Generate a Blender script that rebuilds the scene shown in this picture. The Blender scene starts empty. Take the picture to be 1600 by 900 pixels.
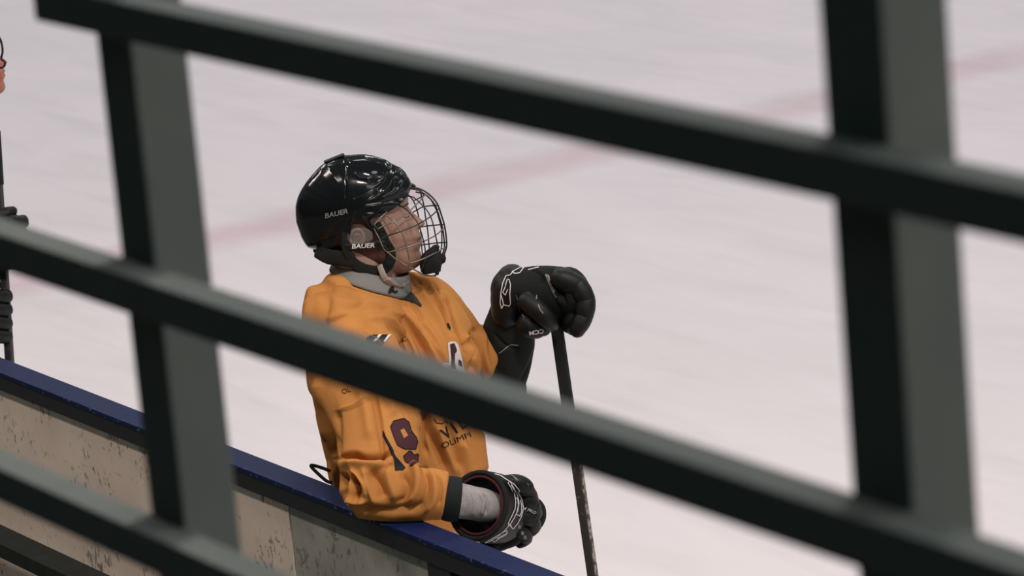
import bpy, bmesh, math, random
import numpy as np
from mathutils import Vector, Matrix, noise
from mathutils.bvhtree import BVHTree

sc = bpy.context.scene
COL = sc.collection
random.seed(7)

# ---------------------------------------------------------------- camera
FPX = 6000.0                       # focal length in pixels of the 1600 wide frame (135 mm)
H = 3.7074                         # lens height above the ice
_c, _s = math.cos(math.atan(.09)), math.sin(math.atan(.09))
TH, AZ = math.radians(13.9574), math.radians(32.2177)
R_ = np.array([math.sin(AZ), math.cos(AZ), 0.]); F_ = np.array([-math.cos(AZ), math.sin(AZ), 0.]); U_ = np.array([0, 0, 1.])
FW = F_*math.cos(TH) - U_*math.sin(TH)
DN = -(U_*math.cos(TH) + F_*math.sin(TH))
IX = R_*_c + DN*_s                 # picture right
IY = -R_*_s + DN*_c                # picture down
cam_d = bpy.data.cameras.new('camera'); cam = bpy.data.objects.new('camera', cam_d); COL.objects.link(cam)
cam_d.sensor_width = 36; cam_d.lens = FPX/1600*36; cam_d.clip_end = 200; cam_d.clip_start = .05
M = Matrix.Identity(4)
for i in range(3):
    M[i][0] = IX[i]; M[i][1] = -IY[i]; M[i][2] = -FW[i]
M[2][3] = H
cam.matrix_world = M
cam_d.dof.use_dof = True; cam_d.dof.focus_distance = 9.2; cam_d.dof.aperture_fstop = 11.0
sc.camera = cam

# ---------------------------------------------------------------- light
w = bpy.data.worlds.new('hall'); sc.world = w; w.use_nodes = True
w.node_tree.nodes['Background'].inputs[0].default_value = (.56, .82, .86, 1)
w.node_tree.nodes['Background'].inputs[1].default_value = .12
def area(name, loc, size, power, color=(1, .95, .9), tgt=None):
    l = bpy.data.lights.new(name, 'AREA'); l.shape = 'RECTANGLE'; l.size, l.size_y = size; l.energy = power; l.color = color
    o = bpy.data.objects.new(name, l); COL.objects.link(o); o.location = loc
    if tgt is not None:
        o.rotation_euler = (Vector(tgt)-Vector(loc)).to_track_quat('-Z', 'Y').to_euler()
    return o
for y in (7.5, 14, 21, 28):                       # rows of roof lamps over the rink
    for x in (-36, -27, -19, -11, -3, 6):
        area('arena_lamp', (x, y, 8.6), (3.2, .7), 142 if x < -5 else 105, (1, .95, .955))
for y in (4.5, 8.0):                               # added lights raking along the boards from the right, to lift the folds
    area('rake_light', (-.5, y, 6.4), (2.2, 1.0), 45, (1, .93, .86), (-8, 4.8, 1.2))
for x in (-15, -10, -6.8):                        # added warm fill without a known fixture, brightens the back of the boards
    area('boards_fill', (x, 2.0, 6.0), (1.6, .4), 108 if x < -8 else 60, (1, .86, .76))
area('key_light', (-3.6, 3.6, 6.6), (1.0, .5), 250, (1, .91, .83), (-8, 4.4, .9))   # added key from the right, leaves the jersey's left sides darker
area('post_fill', (3.4, 2.6, 4.6), (1.2, .4), 75, (1, .88, .78), (-3, 1.6, 2.6))   # added light for the right faces of the railing posts
sc.view_settings.view_transform = 'Standard'; sc.view_settings.look = 'None'
sc.view_settings.exposure = 0.02; sc.view_settings.gamma = 1

# ---------------------------------------------------------------- helpers
def P(x, y, D):
    """point seen in direction (x, y) at the real distance D in metres along the view axis"""
    return np.array([0, 0, H]) + (FW + (IX*(x-800) + IY*(y-450))/FPX)*D
def V(a): return Vector([float(q) for q in a])
def link(name, me, mat=None, parent=None, label=None, kind=None, smooth=True):
    o = bpy.data.objects.new(name, me); COL.objects.link(o)
    if mat is not None and len(me.materials) == 0: me.materials.append(mat)
    if smooth: me.shade_smooth()
    if parent is not None:
        o.parent = parent; o.matrix_parent_inverse = Matrix.Translation(-parent_loc(parent))
    if label: o['label'] = label
    if kind: o['kind'] = kind
    return o
def parent_loc(p):
    return p.location.copy() if p.parent is None else Vector((0, 0, 0))
def empty(name, loc, label, cat, group=None):
    o = bpy.data.objects.new(name, None); COL.objects.link(o); o.location = loc
    o['label'] = label; o['category'] = cat
    if group: o['group'] = group
    return o
class MB:
    def __init__(s): s.v = []; s.f = []
    def add(s, v, f):
        n = len(s.v); s.v += [tuple(float(c) for c in p) for p in v]; s.f += [tuple(i+n for i in q) for q in f]; return s
    def mesh(s, name='m'):
        me = bpy.data.meshes.new(name); me.from_pydata(s.v, [], s.f); me.update(); return me
    def box(s, lo, hi):
        x0, y0, z0 = lo; x1, y1, z1 = hi
        return s.add([(x0,y0,z0),(x1,y0,z0),(x1,y1,z0),(x0,y1,z0),(x0,y0,z1),(x1,y0,z1),(x1,y1,z1),(x0,y1,z1)],
              [(0,3,2,1),(4,5,6,7),(0,1,5,4),(1,2,6,5),(2,3,7,6),(3,0,4,7)])
    def build(s, name, mat, parent=None, bevel=0, **k):
        me = s.mesh(name)
        if bevel:
            bm = bmesh.new(); bm.from_mesh(me)
            bmesh.ops.bevel(bm, geom=bm.edges[:], offset=bevel, segments=2, affect='EDGES', profile=.7)
            bm.to_mesh(me); bm.free()
        else: fixn(me)
        return link(name, me, mat, parent, **k)
def fixn(me):
    bm = bmesh.new(); bm.from_mesh(me); bmesh.ops.recalc_face_normals(bm, faces=bm.faces[:]); bm.to_mesh(me); bm.free()
def catmull(pts, n=6, closed=False):
    pts = [np.array(p, float) for p in pts]; out = []
    m = len(pts)
    rng = m if closed else m-1
    for i in range(rng):
        if closed: p0, p1, p2, p3 = pts[(i-1) % m], pts[i], pts[(i+1) % m], pts[(i+2) % m]
        else: p0 = pts[i-1] if i else 2*pts[0]-pts[1]; p1 = pts[i]; p2 = pts[i+1]; p3 = pts[i+2] if i+2 < m else 2*pts[-1]-pts[-2]
        for k in range(n):
            t = k/n
            out.append(.5*((2*p1)+(-p0+p2)*t+(2*p0-5*p1+4*p2-p3)*t*t+(-p0+3*p1-3*p2+p3)*t**3))
    if not closed: out.append(pts[-1])
    return out
def sweep(C, RA, RB, ref=FW, nr=24, cap=True, closed=False, sup=2.0):
    """tube of elliptical rings: centres C, radius RA across, RB along ref"""
    C = [np.array(c, float) for c in C]; n = len(C); v = []; f = []
    rings = []
    for i in range(n):
        t = C[(i+1) % n]-C[i-1] if closed else C[min(i+1, n-1)]-C[max(i-1, 0)]
        t /= np.linalg.norm(t)+1e-12
        b = ref-t*np.dot(ref, t); b /= np.linalg.norm(b)+1e-12
        a = np.cross(t, b); rings.append((C[i], a, b, RA[i], RB[i], t))
    if cap and not closed:
        c, a, b, ra, rb, t = rings[0]; h = min(ra, rb)
        pre = [(c-t*h*math.sin(q), a, b, ra*math.cos(q), rb*math.cos(q), t) for q in (1.45, 1.1, .7, .35)]
        c, a, b, ra, rb, t = rings[-1]; h = min(ra, rb)
        post = [(c+t*h*math.sin(q), a, b, ra*math.cos(q), rb*math.cos(q), t) for q in (.35, .7, 1.1, 1.45)]
        rings = pre+rings+post
    for c, a, b, ra, rb, t in rings:
        for k in range(nr):
            q = 2*math.pi*k/nr; cq, sq = math.cos(q), math.sin(q)
            e = 2/sup
            v.append(c+a*ra*math.copysign(abs(cq)**e, cq)+b*rb*math.copysign(abs(sq)**e, sq))
    m = len(rings)
    for i in range(m if closed else m-1):
        for k in range(nr):
            j = (i+1) % m
            f.append((i*nr+k, i*nr+(k+1) % nr, j*nr+(k+1) % nr, j*nr+k))
    if not closed:
        f.append(tuple(range(nr))[::-1]); f.append(tuple((m-1)*nr+k for k in range(nr)))
    return v, f
def limb(path, n=5, **k):
    """path of (x, y, D, half width in the picture, half width in depth) with widths in 1/6000 of D"""
    q = catmull(path, n)
    return sweep([P(p[0], p[1], p[2]) for p in q], [p[3]*p[2]/FPX for p in q], [p[4]*p[2]/FPX for p in q], **k)
def wire(path, r, n=5, nr=6, D=None, **k):
    q = catmull(path, n)
    return sweep([P(p[0], p[1], p[2]) for p in q], [r]*len(q), [r]*len(q), nr=nr, **k)
def ellip(x, y, D, rx, ry, rd, rot=0, n=24):
    """ellipsoid; radii in px at D, rot in the picture plane (degrees)"""
    k = D/FPX; c = P(x, y, D); a = math.radians(rot); v = []; f = []
    ax = IX*math.cos(a)+IY*math.sin(a); ay = -IX*math.sin(a)+IY*math.cos(a); m = n//2
    for i in range(m+1):
        th = math.pi*(i+.02 if i == 0 else i-.02 if i == m else i)/m
        for j in range(n):
            ph = 2*math.pi*j/n
            v.append(c+k*(ax*rx*math.sin(th)*math.cos(ph)+ay*ry*math.sin(th)*math.sin(ph)+FW*rd*math.cos(th)))
    for i in range(m):
        for j in range(n): f.append((i*n+j, i*n+(j+1) % n, (i+1)*n+(j+1) % n, (i+1)*n+j))
    f.append(tuple(range(n))[::-1]); f.append(tuple(m*n+j for j in range(n)))
    return v, f
def remesh(mb, voxel, smooth=4, factor=.5):
    me = mb.mesh(); fixn(me)
    o = bpy.data.objects.new('tmp', me); COL.objects.link(o)
    m = o.modifiers.new('r', 'REMESH'); m.mode = 'VOXEL'; m.voxel_size = voxel
    if smooth: s = o.modifiers.new('s', 'SMOOTH'); s.iterations = smooth; s.factor = factor
    dg = bpy.context.evaluated_depsgraph_get()
    out = bpy.data.meshes.new_from_object(o.evaluated_get(dg))
    bpy.data.objects.remove(o); bpy.data.meshes.remove(me)
    return out
def get_co(me):
    a = np.empty(len(me.vertices)*3); me.vertices.foreach_get('co', a); return a.reshape(-1, 3)
def get_no(me):
    a = np.empty(len(me.vertices)*3); me.vertices.foreach_get('normal', a); return a.reshape(-1, 3)
def set_co(me, a): me.vertices.foreach_set('co', np.ascontiguousarray(a, dtype=np.float64).ravel()); me.update()
def view_px(co):
    q = co-np.array([0, 0, H]); d = q@FW
    return 800+FPX*(q@IX)/d, 450+FPX*(q@IY)/d, d
def seg_dist(px, py, pts):
    best = np.full(px.shape, 1e9); side = np.zeros(px.shape); tt = np.zeros(px.shape)
    L = 0; lens = [math.dist(pts[i], pts[i+1]) for i in range(len(pts)-1)]; tot = sum(lens)
    for i in range(len(pts)-1):
        ax, ay = pts[i]; bx, by = pts[i+1]; dx, dy = bx-ax, by-ay; l2 = dx*dx+dy*dy
        t = np.clip(((px-ax)*dx+(py-ay)*dy)/l2, 0, 1)
        d = np.hypot(px-ax-t*dx, py-ay-t*dy)
        m = d < best; best[m] = d[m]; side[m] = np.sign((px-ax)*dy-(py-ay)*dx)[m]; tt[m] = ((L+t*lens[i])/tot)[m]
        L += lens[i]
    return best, side, tt
def creases(me, lst, front=True):
    """cloth folds: each (points, width, height[, sharp side]) ; positive is a ridge, negative a valley"""
    co = get_co(me); no = get_no(me); x, y, d = view_px(co); disp = np.zeros(len(co))
    face = np.clip(-(no@FW)*3+.7, 0, 1) if front else np.ones(len(co))
    for c in lst:
        pts, wd, amp = c[0], c[1], c[2]; sh = c[3] if len(c) > 3 else 0
        pts = [tuple(p[:2]) for p in catmull(pts, 4)]
        ds, sd, t = seg_dist(x, y, pts)
        wl = np.where(sd*sh > 0, wd*.45, wd) if sh else wd
        disp += 2.1*amp*np.exp(-(ds/wl)**2)*np.clip(np.minimum(t, 1-t)*6+.15, 0, 1)
    set_co(me, co+no*(disp*face)[:, None])

# ---------------------------------------------------------------- materials
def mat(name, color, rough=.6, spec=.5, metal=0, bump=None, var=None, coat=0, sheen=0, trans=0, alpha=1):
    m = bpy.data.materials.new(name); m.use_nodes = True; nt = m.node_tree; b = nt.nodes['Principled BSDF']
    b.inputs['Base Color'].default_value = (*color, 1); b.inputs['Roughness'].default_value = rough
    b.inputs['Specular IOR Level'].default_value = spec; b.inputs['Metallic'].default_value = metal
    b.inputs['Coat Weight'].default_value = coat; b.inputs['Sheen Weight'].default_value = sheen
    b.inputs['Transmission Weight'].default_value = trans; b.inputs['Alpha'].default_value = alpha
    tc = nt.nodes.new('ShaderNodeTexCoord')
    if var:                        # (scale, second colour, low, high)
        n = nt.nodes.new('ShaderNodeTexNoise'); n.inputs['Scale'].default_value = var[0]; n.inputs['Detail'].default_value = 5
        r = nt.nodes.new('ShaderNodeValToRGB'); r.color_ramp.elements[0].position = var[2]; r.color_ramp.elements[1].position = var[3]
        r.color_ramp.elements[0].color = (*color, 1); r.color_ramp.elements[1].color = (*var[1], 1)
        nt.links.new(tc.outputs['Object'], n.inputs['Vector']); nt.links.new(n.outputs['Fac'], r.inputs['Fac']); nt.links.new(r.outputs['Color'], b.inputs['Base Color'])
    if bump:                       # (scale, strength, distance)
        n2 = nt.nodes.new('ShaderNodeTexNoise'); n2.inputs['Scale'].default_value = bump[0]; n2.inputs['Detail'].default_value = 3
        bp = nt.nodes.new('ShaderNodeBump'); bp.inputs['Strength'].default_value = bump[1]; bp.inputs['Distance'].default_value = bump[2]
        nt.links.new(tc.outputs['Object'], n2.inputs['Vector']); nt.links.new(n2.outputs['Fac'], bp.inputs['Height']); nt.links.new(bp.outputs['Normal'], b.inputs['Normal'])
    return m
def N(nt, t, **k):
    n = nt.nodes.new(t)
    for a, v in k.items():
        if a in n.inputs: n.inputs[a].default_value = v
        else: setattr(n, a, v)
    return n
M_rail = mat('rail_paint', (.145, .166, .160), .8, .06, bump=(220, .15, .001), var=(14, (.162, .182, .174), .4, .7))
M_blue = mat('cap_blue', (.0048, .0125, .062), .55, .12, bump=(300, .2, .001), var=(30, (.005, .011, .045), .45, .75))
M_capedge = mat('cap_edge_black', (.012, .014, .018), .5, .3, bump=(90, .2, .001))
M_black = mat('black_paint', (.016, .019, .019), .55, .35)
M_plank = mat('dark_plank', (.012, .015, .015), .6, .15, bump=(60, .3, .002), var=(20, (.018, .021, .020), .4, .7))
M_rubber = mat('rubber_floor', (.10, .115, .11), .85, .2, bump=(80, .4, .003), var=(40, (.17, .18, .165), .4, .6))
M_concrete = mat('stand_concrete', (.12, .12, .115), .85, .2, bump=(40, .4, .003))
M_orange = mat('jersey_cloth', (.50, .215, .064), .95, .05, bump=(700, .4, .0008), var=(6, (.43, .182, .052), .35, .7))
M_under = mat('grey_undershirt', (.34, .315, .32), .9, .1, bump=(700, .3, .0006), var=(300, (.28, .265, .265), .4, .6))
M_guard = mat('neck_guard_cloth', (.20, .20, .19), .9, .1, bump=(600, .3, .0006))
M_skin = mat('skin', (.34, .20, .15), .48, .45, bump=(250, .12, .0008), var=(28, (.28, .15, .11), .4, .68))
M_skin2 = mat('ruddy_skin', (.42, .15, .10), .5, .4, bump=(250, .12, .0008))
M_lip = mat('lip', (.30, .12, .09), .45, .4)
M_hair = mat('dark_brow', (.05, .032, .025), .8, .2)
M_helmet = mat('helmet_plastic', (.006, .007, .008), .15, .27)
M_helmet2 = mat('helmet_matt_plastic', (.008, .009, .009), .42, .3)
M_foam = mat('black_foam', (.012, .013, .013), .85, .2)
M_clear = mat('clear_ear_cover', (.28, .27, .26), .12, .5, alpha=.22)
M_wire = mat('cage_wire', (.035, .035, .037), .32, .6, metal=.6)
M_wirelit = mat('cage_wire_lit', (.20, .18, .155), .35, .6, metal=.6)  # paler copy of the wire, the light on it put into the colour
M_strap = mat('grey_strap', (.38, .33, .30), .8, .2, bump=(800, .3, .0005))
M_glove = mat('glove_leather', (.0055, .0065, .0065), .48, .25, bump=(160, .25, .001))
M_glove2 = mat('glove_mesh', (.008, .0095, .0095), .75, .15, bump=(500, .3, .0008))
M_redband = mat('glove_lining_red', (.060, .014, .014), .8, .2)
M_white = mat('white_print', (.62, .60, .60), .6, .3)
M_greyprint = mat('grey_print', (.20, .20, .20), .5, .4)
M_maroon = mat('maroon_twill', (.060, .020, .028), .8, .2)
M_darktwill = mat('dark_twill', (.014, .014, .016), .85, .15)
M_pad = mat('dark_pad', (.012, .016, .0155), .75, .15, bump=(300, .2, .0008))
M_stick = mat('stick_shaft', (.030, .028, .027), .5, .4, var=(60, (.10, .09, .08), .62, .72))
M_stickedge = mat('stick_edge_worn', (.33, .27, .23), .6, .3, var=(70, (.06, .055, .05), .45, .55))
M_tape = mat('stick_tape', (.014, .015, .015), .9, .2, bump=(120, .5, .001))
M_socks = mat('sock', (.50, .20, .06), .9, .1)
M_steel = mat('steel', (.5, .5, .52), .25, .5, metal=1)
# ---------------------------------------------------------------- ice and boards
def ice_material():
    m = bpy.data.materials.new('ice'); m.use_nodes = True; nt = m.node_tree; b = nt.nodes['Principled BSDF']; L = nt.links.new
    b.inputs['Roughness'].default_value = .55; b.inputs['Specular IOR Level'].default_value = .25
    tc = N(nt, 'ShaderNodeTexCoord')
    def streak(rot, sc_, scale, lo, hi, col):
        mp = N(nt, 'ShaderNodeMapping'); mp.inputs['Rotation'].default_value = (0, 0, math.radians(rot)); mp.inputs['Scale'].default_value = (sc_, 1, 1)
        n = N(nt, 'ShaderNodeTexNoise', Scale=scale, Detail=6., Roughness=.6, Distortion=.4)
        r = N(nt, 'ShaderNodeValToRGB'); r.color_ramp.elements[0].position = lo; r.color_ramp.elements[1].position = hi
        r.color_ramp.elements[0].color = (1, 1, 1, 1); r.color_ramp.elements[1].color = (*col, 1)
        L(tc.outputs['Object'], mp.inputs['Vector']); L(mp.outputs['Vector'], n.inputs['Vector']); L(n.outputs['Fac'], r.inputs['Fac'])
        return r.outputs['Color']
    cur = None
    base = N(nt, 'ShaderNodeRGB'); base.outputs[0].default_value = (.80, .735, .765, 1); cur = base.outputs[0]
    for args in ((25, .38, 1.6, .40, .74, (.92, .94, .93)), (-50, .30, 3.0, .48, .75, (.93, .94, .93)), (70, .12, 5.0, .54, .74, (.93, .94, .93)), (-68, .30, 2.4, .50, .74, (1.05, 1.035, 1.04))):
        mx = N(nt, 'ShaderNodeMix', data_type='RGBA', blend_type='MULTIPLY'); mx.inputs[0].default_value = 1
        L(cur, mx.inputs[6]); L(streak(*args), mx.inputs[7]); cur = mx.outputs[2]
    # the centre line painted under the ice, along Y at X = -14.46
    sep = N(nt, 'ShaderNodeSeparateXYZ'); L(tc.outputs['Object'], sep.inputs[0])
    wob = N(nt, 'ShaderNodeTexNoise', Scale=2.5, Detail=4.); L(tc.outputs['Object'], wob.inputs['Vector'])
    a = N(nt, 'ShaderNodeMath', operation='ADD'); a.inputs[1].default_value = 14.46; L(sep.outputs['X'], a.inputs[0])
    a2 = N(nt, 'ShaderNodeMath', operation='MULTIPLY_ADD'); a2.inputs[1].default_value = .12; a2.inputs[2].default_value = -.06; L(wob.outputs['Fac'], a2.inputs[0])
    a3 = N(nt, 'ShaderNodeMath', operation='ADD'); L(a.outputs[0], a3.inputs[0]); L(a2.outputs[0], a3.inputs[1])
    ab = N(nt, 'ShaderNodeMath', operation='ABSOLUTE'); L(a3.outputs[0], ab.inputs[0])
    mr = N(nt, 'ShaderNodeMapRange', interpolation_type='SMOOTHSTEP'); mr.inputs['From Min'].default_value = .37; mr.inputs['From Max'].default_value = .05; L(ab.outputs[0], mr.inputs['Value'])
    fade = N(nt, 'ShaderNodeMath', operation='MULTIPLY'); L(mr.outputs[0], fade.inputs[0])
    fr = N(nt, 'ShaderNodeMapRange'); fr.inputs['From Min'].default_value = .3; fr.inputs['From Max'].default_value = .7; fr.inputs['To Min'].default_value = .5; fr.inputs['To Max'].default_value = 1.
    L(wob.outputs['Fac'], fr.inputs['Value']); L(fr.outputs[0], fade.inputs[1])
    mx = N(nt, 'ShaderNodeMix', data_type='RGBA', blend_type='MULTIPLY'); L(fade.outputs[0], mx.inputs[0]); L(cur, mx.inputs[6]); mx.inputs[7].default_value = (.88, .74, .775, 1)
    L(mx.outputs[2], b.inputs['Base Color'])
    n = N(nt, 'ShaderNodeTexNoise', Scale=30., Detail=4.); bp = N(nt, 'ShaderNodeBump', Strength=.15, Distance=.004)
    L(tc.outputs['Object'], n.inputs['Vector']); L(n.outputs['Fac'], bp.inputs['Height']); L(bp.outputs['Normal'], b.inputs['Normal'])
    return m
def wall_material(name, c1, c2, stain):
    m = bpy.data.materials.new(name); m.use_nodes = True; nt = m.node_tree; b = nt.nodes['Principled BSDF']; L = nt.links.new
    b.inputs['Roughness'].default_value = .7; b.inputs['Specular IOR Level'].default_value = .25
    tc = N(nt, 'ShaderNodeTexCoord')
    n = N(nt, 'ShaderNodeTexNoise', Scale=5., Detail=6.); L(tc.outputs['Object'], n.inputs['Vector'])
    r = N(nt, 'ShaderNodeValToRGB'); r.color_ramp.elements[0].position = .35; r.color_ramp.elements[1].position = .7
    r.color_ramp.elements[0].color = (*c1, 1); r.color_ramp.elements[1].color = (*c2, 1); L(n.outputs['Fac'], r.inputs['Fac'])
    mp = N(nt, 'ShaderNodeMapping'); mp.inputs['Scale'].default_value = (1, 1, .6)
    s = N(nt, 'ShaderNodeTexNoise', Scale=62., Detail=5., Roughness=.55, Distortion=.6); L(tc.outputs['Object'], mp.inputs['Vector']); L(mp.outputs['Vector'], s.inputs['Vector'])
    s2 = N(nt, 'ShaderNodeTexNoise', Scale=7., Detail=2.); L(tc.outputs['Object'], s2.inputs['Vector'])
    ad = N(nt, 'ShaderNodeMath', operation='MULTIPLY_ADD'); ad.inputs[1].default_value = .6; L(s2.outputs['Fac'], ad.inputs[0]); L(s.outputs['Fac'], ad.inputs[2])
    r2 = N(nt, 'ShaderNodeValToRGB'); r2.color_ramp.elements[0].position = .89; r2.color_ramp.elements[1].position = 1.03
    r2.color_ramp.elements[0].color = (0, 0, 0, 1); r2.color_ramp.elements[1].color = (1, 1, 1, 1); L(ad.outputs[0], r2.inputs['Fac'])
    mu = N(nt, 'ShaderNodeMath', operation='MULTIPLY'); mu.inputs[1].default_value = stain; L(r2.outputs['Color'], mu.inputs[0])
    mx = N(nt, 'ShaderNodeMix', data_type='RGBA'); L(mu.outputs[0], mx.inputs[0]); L(r.outputs['Color'], mx.inputs[6]); mx.inputs[7].default_value = (.06, .058, .05, 1)
    L(mx.outputs[2], b.inputs['Base Color'])
    bp = N(nt, 'ShaderNodeBump', Strength=.2, Distance=.002); L(s.outputs['Fac'], bp.inputs['Height']); L(bp.outputs['Normal'], b.inputs['Normal'])
    return m
def cap_scuffs():
    """pale chips along the front edge of the cap and dark specks on its top"""
    nt = M_blue.node_tree; L = nt.links.new; b = nt.nodes['Principled BSDF']; src = b.inputs['Base Color'].links[0].from_socket
    tc = N(nt, 'ShaderNodeTexCoord'); sep = N(nt, 'ShaderNodeSeparateXYZ'); L(tc.outputs['Object'], sep.inputs[0])
    e = N(nt, 'ShaderNodeMapRange'); e.inputs['From Min'].default_value = 4.237; e.inputs['From Max'].default_value = 4.227; L(sep.outputs['Y'], e.inputs['Value'])
    n = N(nt, 'ShaderNodeTexNoise', Scale=70., Detail=4.); L(tc.outputs['Object'], n.inputs['Vector'])
    t = N(nt, 'ShaderNodeMapRange'); t.inputs['From Min'].default_value = .60; t.inputs['From Max'].default_value = .66; L(n.outputs['Fac'], t.inputs['Value'])
    m = N(nt, 'ShaderNodeMath', operation='MULTIPLY'); L(e.outputs[0], m.inputs[0]); L(t.outputs[0], m.inputs[1])
    mx = N(nt, 'ShaderNodeMix', data_type='RGBA'); L(m.outputs[0], mx.inputs[0]); L(src, mx.inputs[6]); mx.inputs[7].default_value = (.10, .125, .20, 1)
    n2 = N(nt, 'ShaderNodeTexNoise', Scale=45., Detail=3.); L(tc.outputs['Object'], n2.inputs['Vector'])
    t2 = N(nt, 'ShaderNodeMapRange'); t2.inputs['From Min'].default_value = .64; t2.inputs['From Max'].default_value = .69; L(n2.outputs['Fac'], t2.inputs['Value'])
    mx2 = N(nt, 'ShaderNodeMix', data_type='RGBA'); L(t2.outputs[0], mx2.inputs[0]); L(mx.outputs[2], mx2.inputs[6]); mx2.inputs[7].default_value = (.003, .006, .02, 1)
    L(mx2.outputs[2], b.inputs['Base Color'])
cap_scuffs()
YB0, YB1 = 4.227, 4.303                      # back and ice edges of the cap
def struct(name, mb, m, bevel=0, **k): return mb.build(name, m, kind='structure', bevel=bevel, smooth=False, **k)
ice = struct('floor', MB().box((-45, 4.29, -.05), (20, 34, 0)), ice_material()); ice['label'] = 'scratched white rink ice with a faded red line'
fb = struct('floor_bench', MB().box((-40, -6, .05), (18, 4.235, .25)), M_rubber); fb['label'] = 'grey rubber floor behind the boards'
M_wall = wall_material('board_panel', (.70, .58, .50), (.80, .68, .59), .75)
M_wallshade = wall_material('board_panel_shade', (.30, .30, .265), (.46, .44, .39), .6)  # shaded stretch under the elbow, put into the panel's colour
wall = struct('wall_near', MB().box((-40, 4.262, 0), (18, 4.298, 1.014)), M_black); wall['label'] = 'low rink boards with a blue cap rail'
XS = [-17.5, -15.1, -12.7, -10.25, -7.83]
for i in range(4):
    MB().box((XS[i]+.002, 4.242, .25), (XS[i+1]-.002, 4.263, 1.014)).build('panel', M_wall, wall, bevel=.0015, smooth=False)
MB().box((-7.828, 4.244, .25), (-7.195, 4.263, 1.014)).build('panel', M_wallshade, wall, bevel=.0015, smooth=False, label='board panel greyed for shade beside the black gate')
MB().box((-7.19, 4.236, .25), (-7.09, 4.263, 1.014)).build('gate_post', M_black, wall, bevel=.003, smooth=False)
MB().box((-7.08, 4.250, .25), (-6.1, 4.263, 1.012)).build('gate', M_black, wall, bevel=.002, smooth=False)
MB().box((-6.09, 4.244, .25), (-3.5, 4.263, 1.014)).build('panel', M_wall, wall, bevel=.0015, smooth=False)
MB().box((-40, YB0+.004, 1.014), (18, YB1-.004, 1.062)).build('cap_edge', M_capedge, wall, bevel=.003, smooth=False, label='black lower edge of the cap rail')
MB().box((-40, YB0, 1.058), (18, YB1, 1.070)).build('cap_rail', M_blue, wall, bevel=.003, smooth=False, label='worn blue cap rail')
back = struct('wall_back', MB().box((-45, -6.2, 0), (20, -6.0, 9)), M_black); back['label'] = 'dark wall behind the stands'
far = struct('wall_far', MB().box((-45, 34, 0), (20, 34.1, 1.1)), M_white); far['label'] = 'white far rink boards'
# plank along the back of the boards
pl = empty('plank_rail', (-10, 4.14, .25), 'dark plank running low along the back of the boards', 'rail')
MB().box((-13.2, 4.097, .600), (-6.9, 4.180, .642)).build('plank', M_plank, pl, bevel=.003, smooth=False)
for x in (-12.6, -11.4, -7.2):
    MB().box((x, 4.12, .25), (x+.04, 4.16, .602)).build('leg', M_black, pl, smooth=False)
    MB().box((x, 4.15, .56), (x+.04, 4.243, .60)).build('bracket', M_black, pl, smooth=False)
# ---------------------------------------------------------------- spectators' platform and its railing
plat = struct('platform', MB().box((-4.2, -1.2, 1.75), (3.0, 1.42, 1.95)), M_concrete); plat['label'] = 'concrete walkway behind the railing'
rg = empty('railing', (-2.1, 1.3, 1.95), 'out of focus dark steel railing close to the camera', 'railing')
YR = 1.252
def vbox(mb, lo, hi): return mb.box(lo, hi)
for x in (-3.475, -2.5810, -1.680, -.78):
    MB().box((x-.006, YR+.028, 1.95), (x+.0495, YR+.028+.047, 3.52)).build('post', M_rail, rg, bevel=.003, smooth=False)
for z, x0 in ((3.2300, -2.629), (3.017, -3.6), (2.8098, -3.6), (2.60, -3.6), (2.39, -3.6), (2.18, -3.6)):
    rl = MB().box((x0, YR-.001, z-.0022), (-.6, YR+.028, z+(.0262 if z > 3.1 else .0278)))
    rl.v = [(a, b, c+(-.0032 if z > 3.1 else -.0020)*(a+1.65)) for a, b, c in rl.v]       # hung a little out of level
    rl.build('rail', M_rail, rg, bevel=.003, smooth=False)
MB().box((-3.6, YR+.02, 3.52), (-.6, YR+.09, 3.56)).build('hand_rail', M_rail, rg, bevel=.006, smooth=False)
# ---------------------------------------------------------------- the leaning player
DH = 9.40                                                   # distance of the head's middle plane
person = empty('person', (-7.86, 4.74, 0), 'person in a yellow orange ice hockey jersey and black caged helmet leaning on the boards', 'person')
TAU, PSI = math.radians(11), math.radians(5)
_up = -IY*math.cos(TAU)-FW*math.sin(TAU); _es = FW*math.cos(TAU)-IY*math.sin(TAU)
HX = IX*math.cos(PSI)+_es*math.sin(PSI); HS = _es*math.cos(PSI)-IX*math.sin(PSI); HY = -_up
KH = DH/FPX; HC = P(590, 350, DH)
def HD(x, y, s): return HC+KH*(HX*(x-590)+HY*(y-350)+HS*s)   # head frame: x forward, y down, s away; in px of the head
def HC_(x, y, s):                                            # same, for side pieces measured where they show at the near side
    return HD(x-abs(s)*.08, y-abs(s)*.19, s)
def ip(t, y): return np.interp(y, [a for a, b in t], [b for a, b in t])
XF = [(244, 575), (250, 596), (262, 612), (276, 626), (290, 634), (300, 637), (312, 638), (320, 637), (327, 638), (334, 641), (345, 646), (356, 651), (362, 654), (368, 657), (374, 655), (380, 657), (386, 657), (391, 655), (398, 658), (406, 660), (413, 658), (419, 652), (425, 641), (431, 622), (436, 608)]
XB = [(244, 545), (250, 522), (262, 503), (276, 490), (290, 481), (310, 476), (330, 476), (350, 480), (370, 498), (385, 508), (395, 524), (405, 540), (415, 550), (425, 570), (436, 596)]
WD = [(244, 12), (250, 27), (262, 40), (276, 47), (300, 50), (330, 49), (350, 47), (365, 46), (380, 43), (395, 39), (405, 34), (413, 29), (420, 24), (427, 17), (436, 6)]
NOSE = [(320, 0), (326, 2.5), (332, 6), (338, 10.5), (344, 15), (348, 17.5), (351, 17), (354, 12), (357, 5), (361, 1), (364, 0)]
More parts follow.
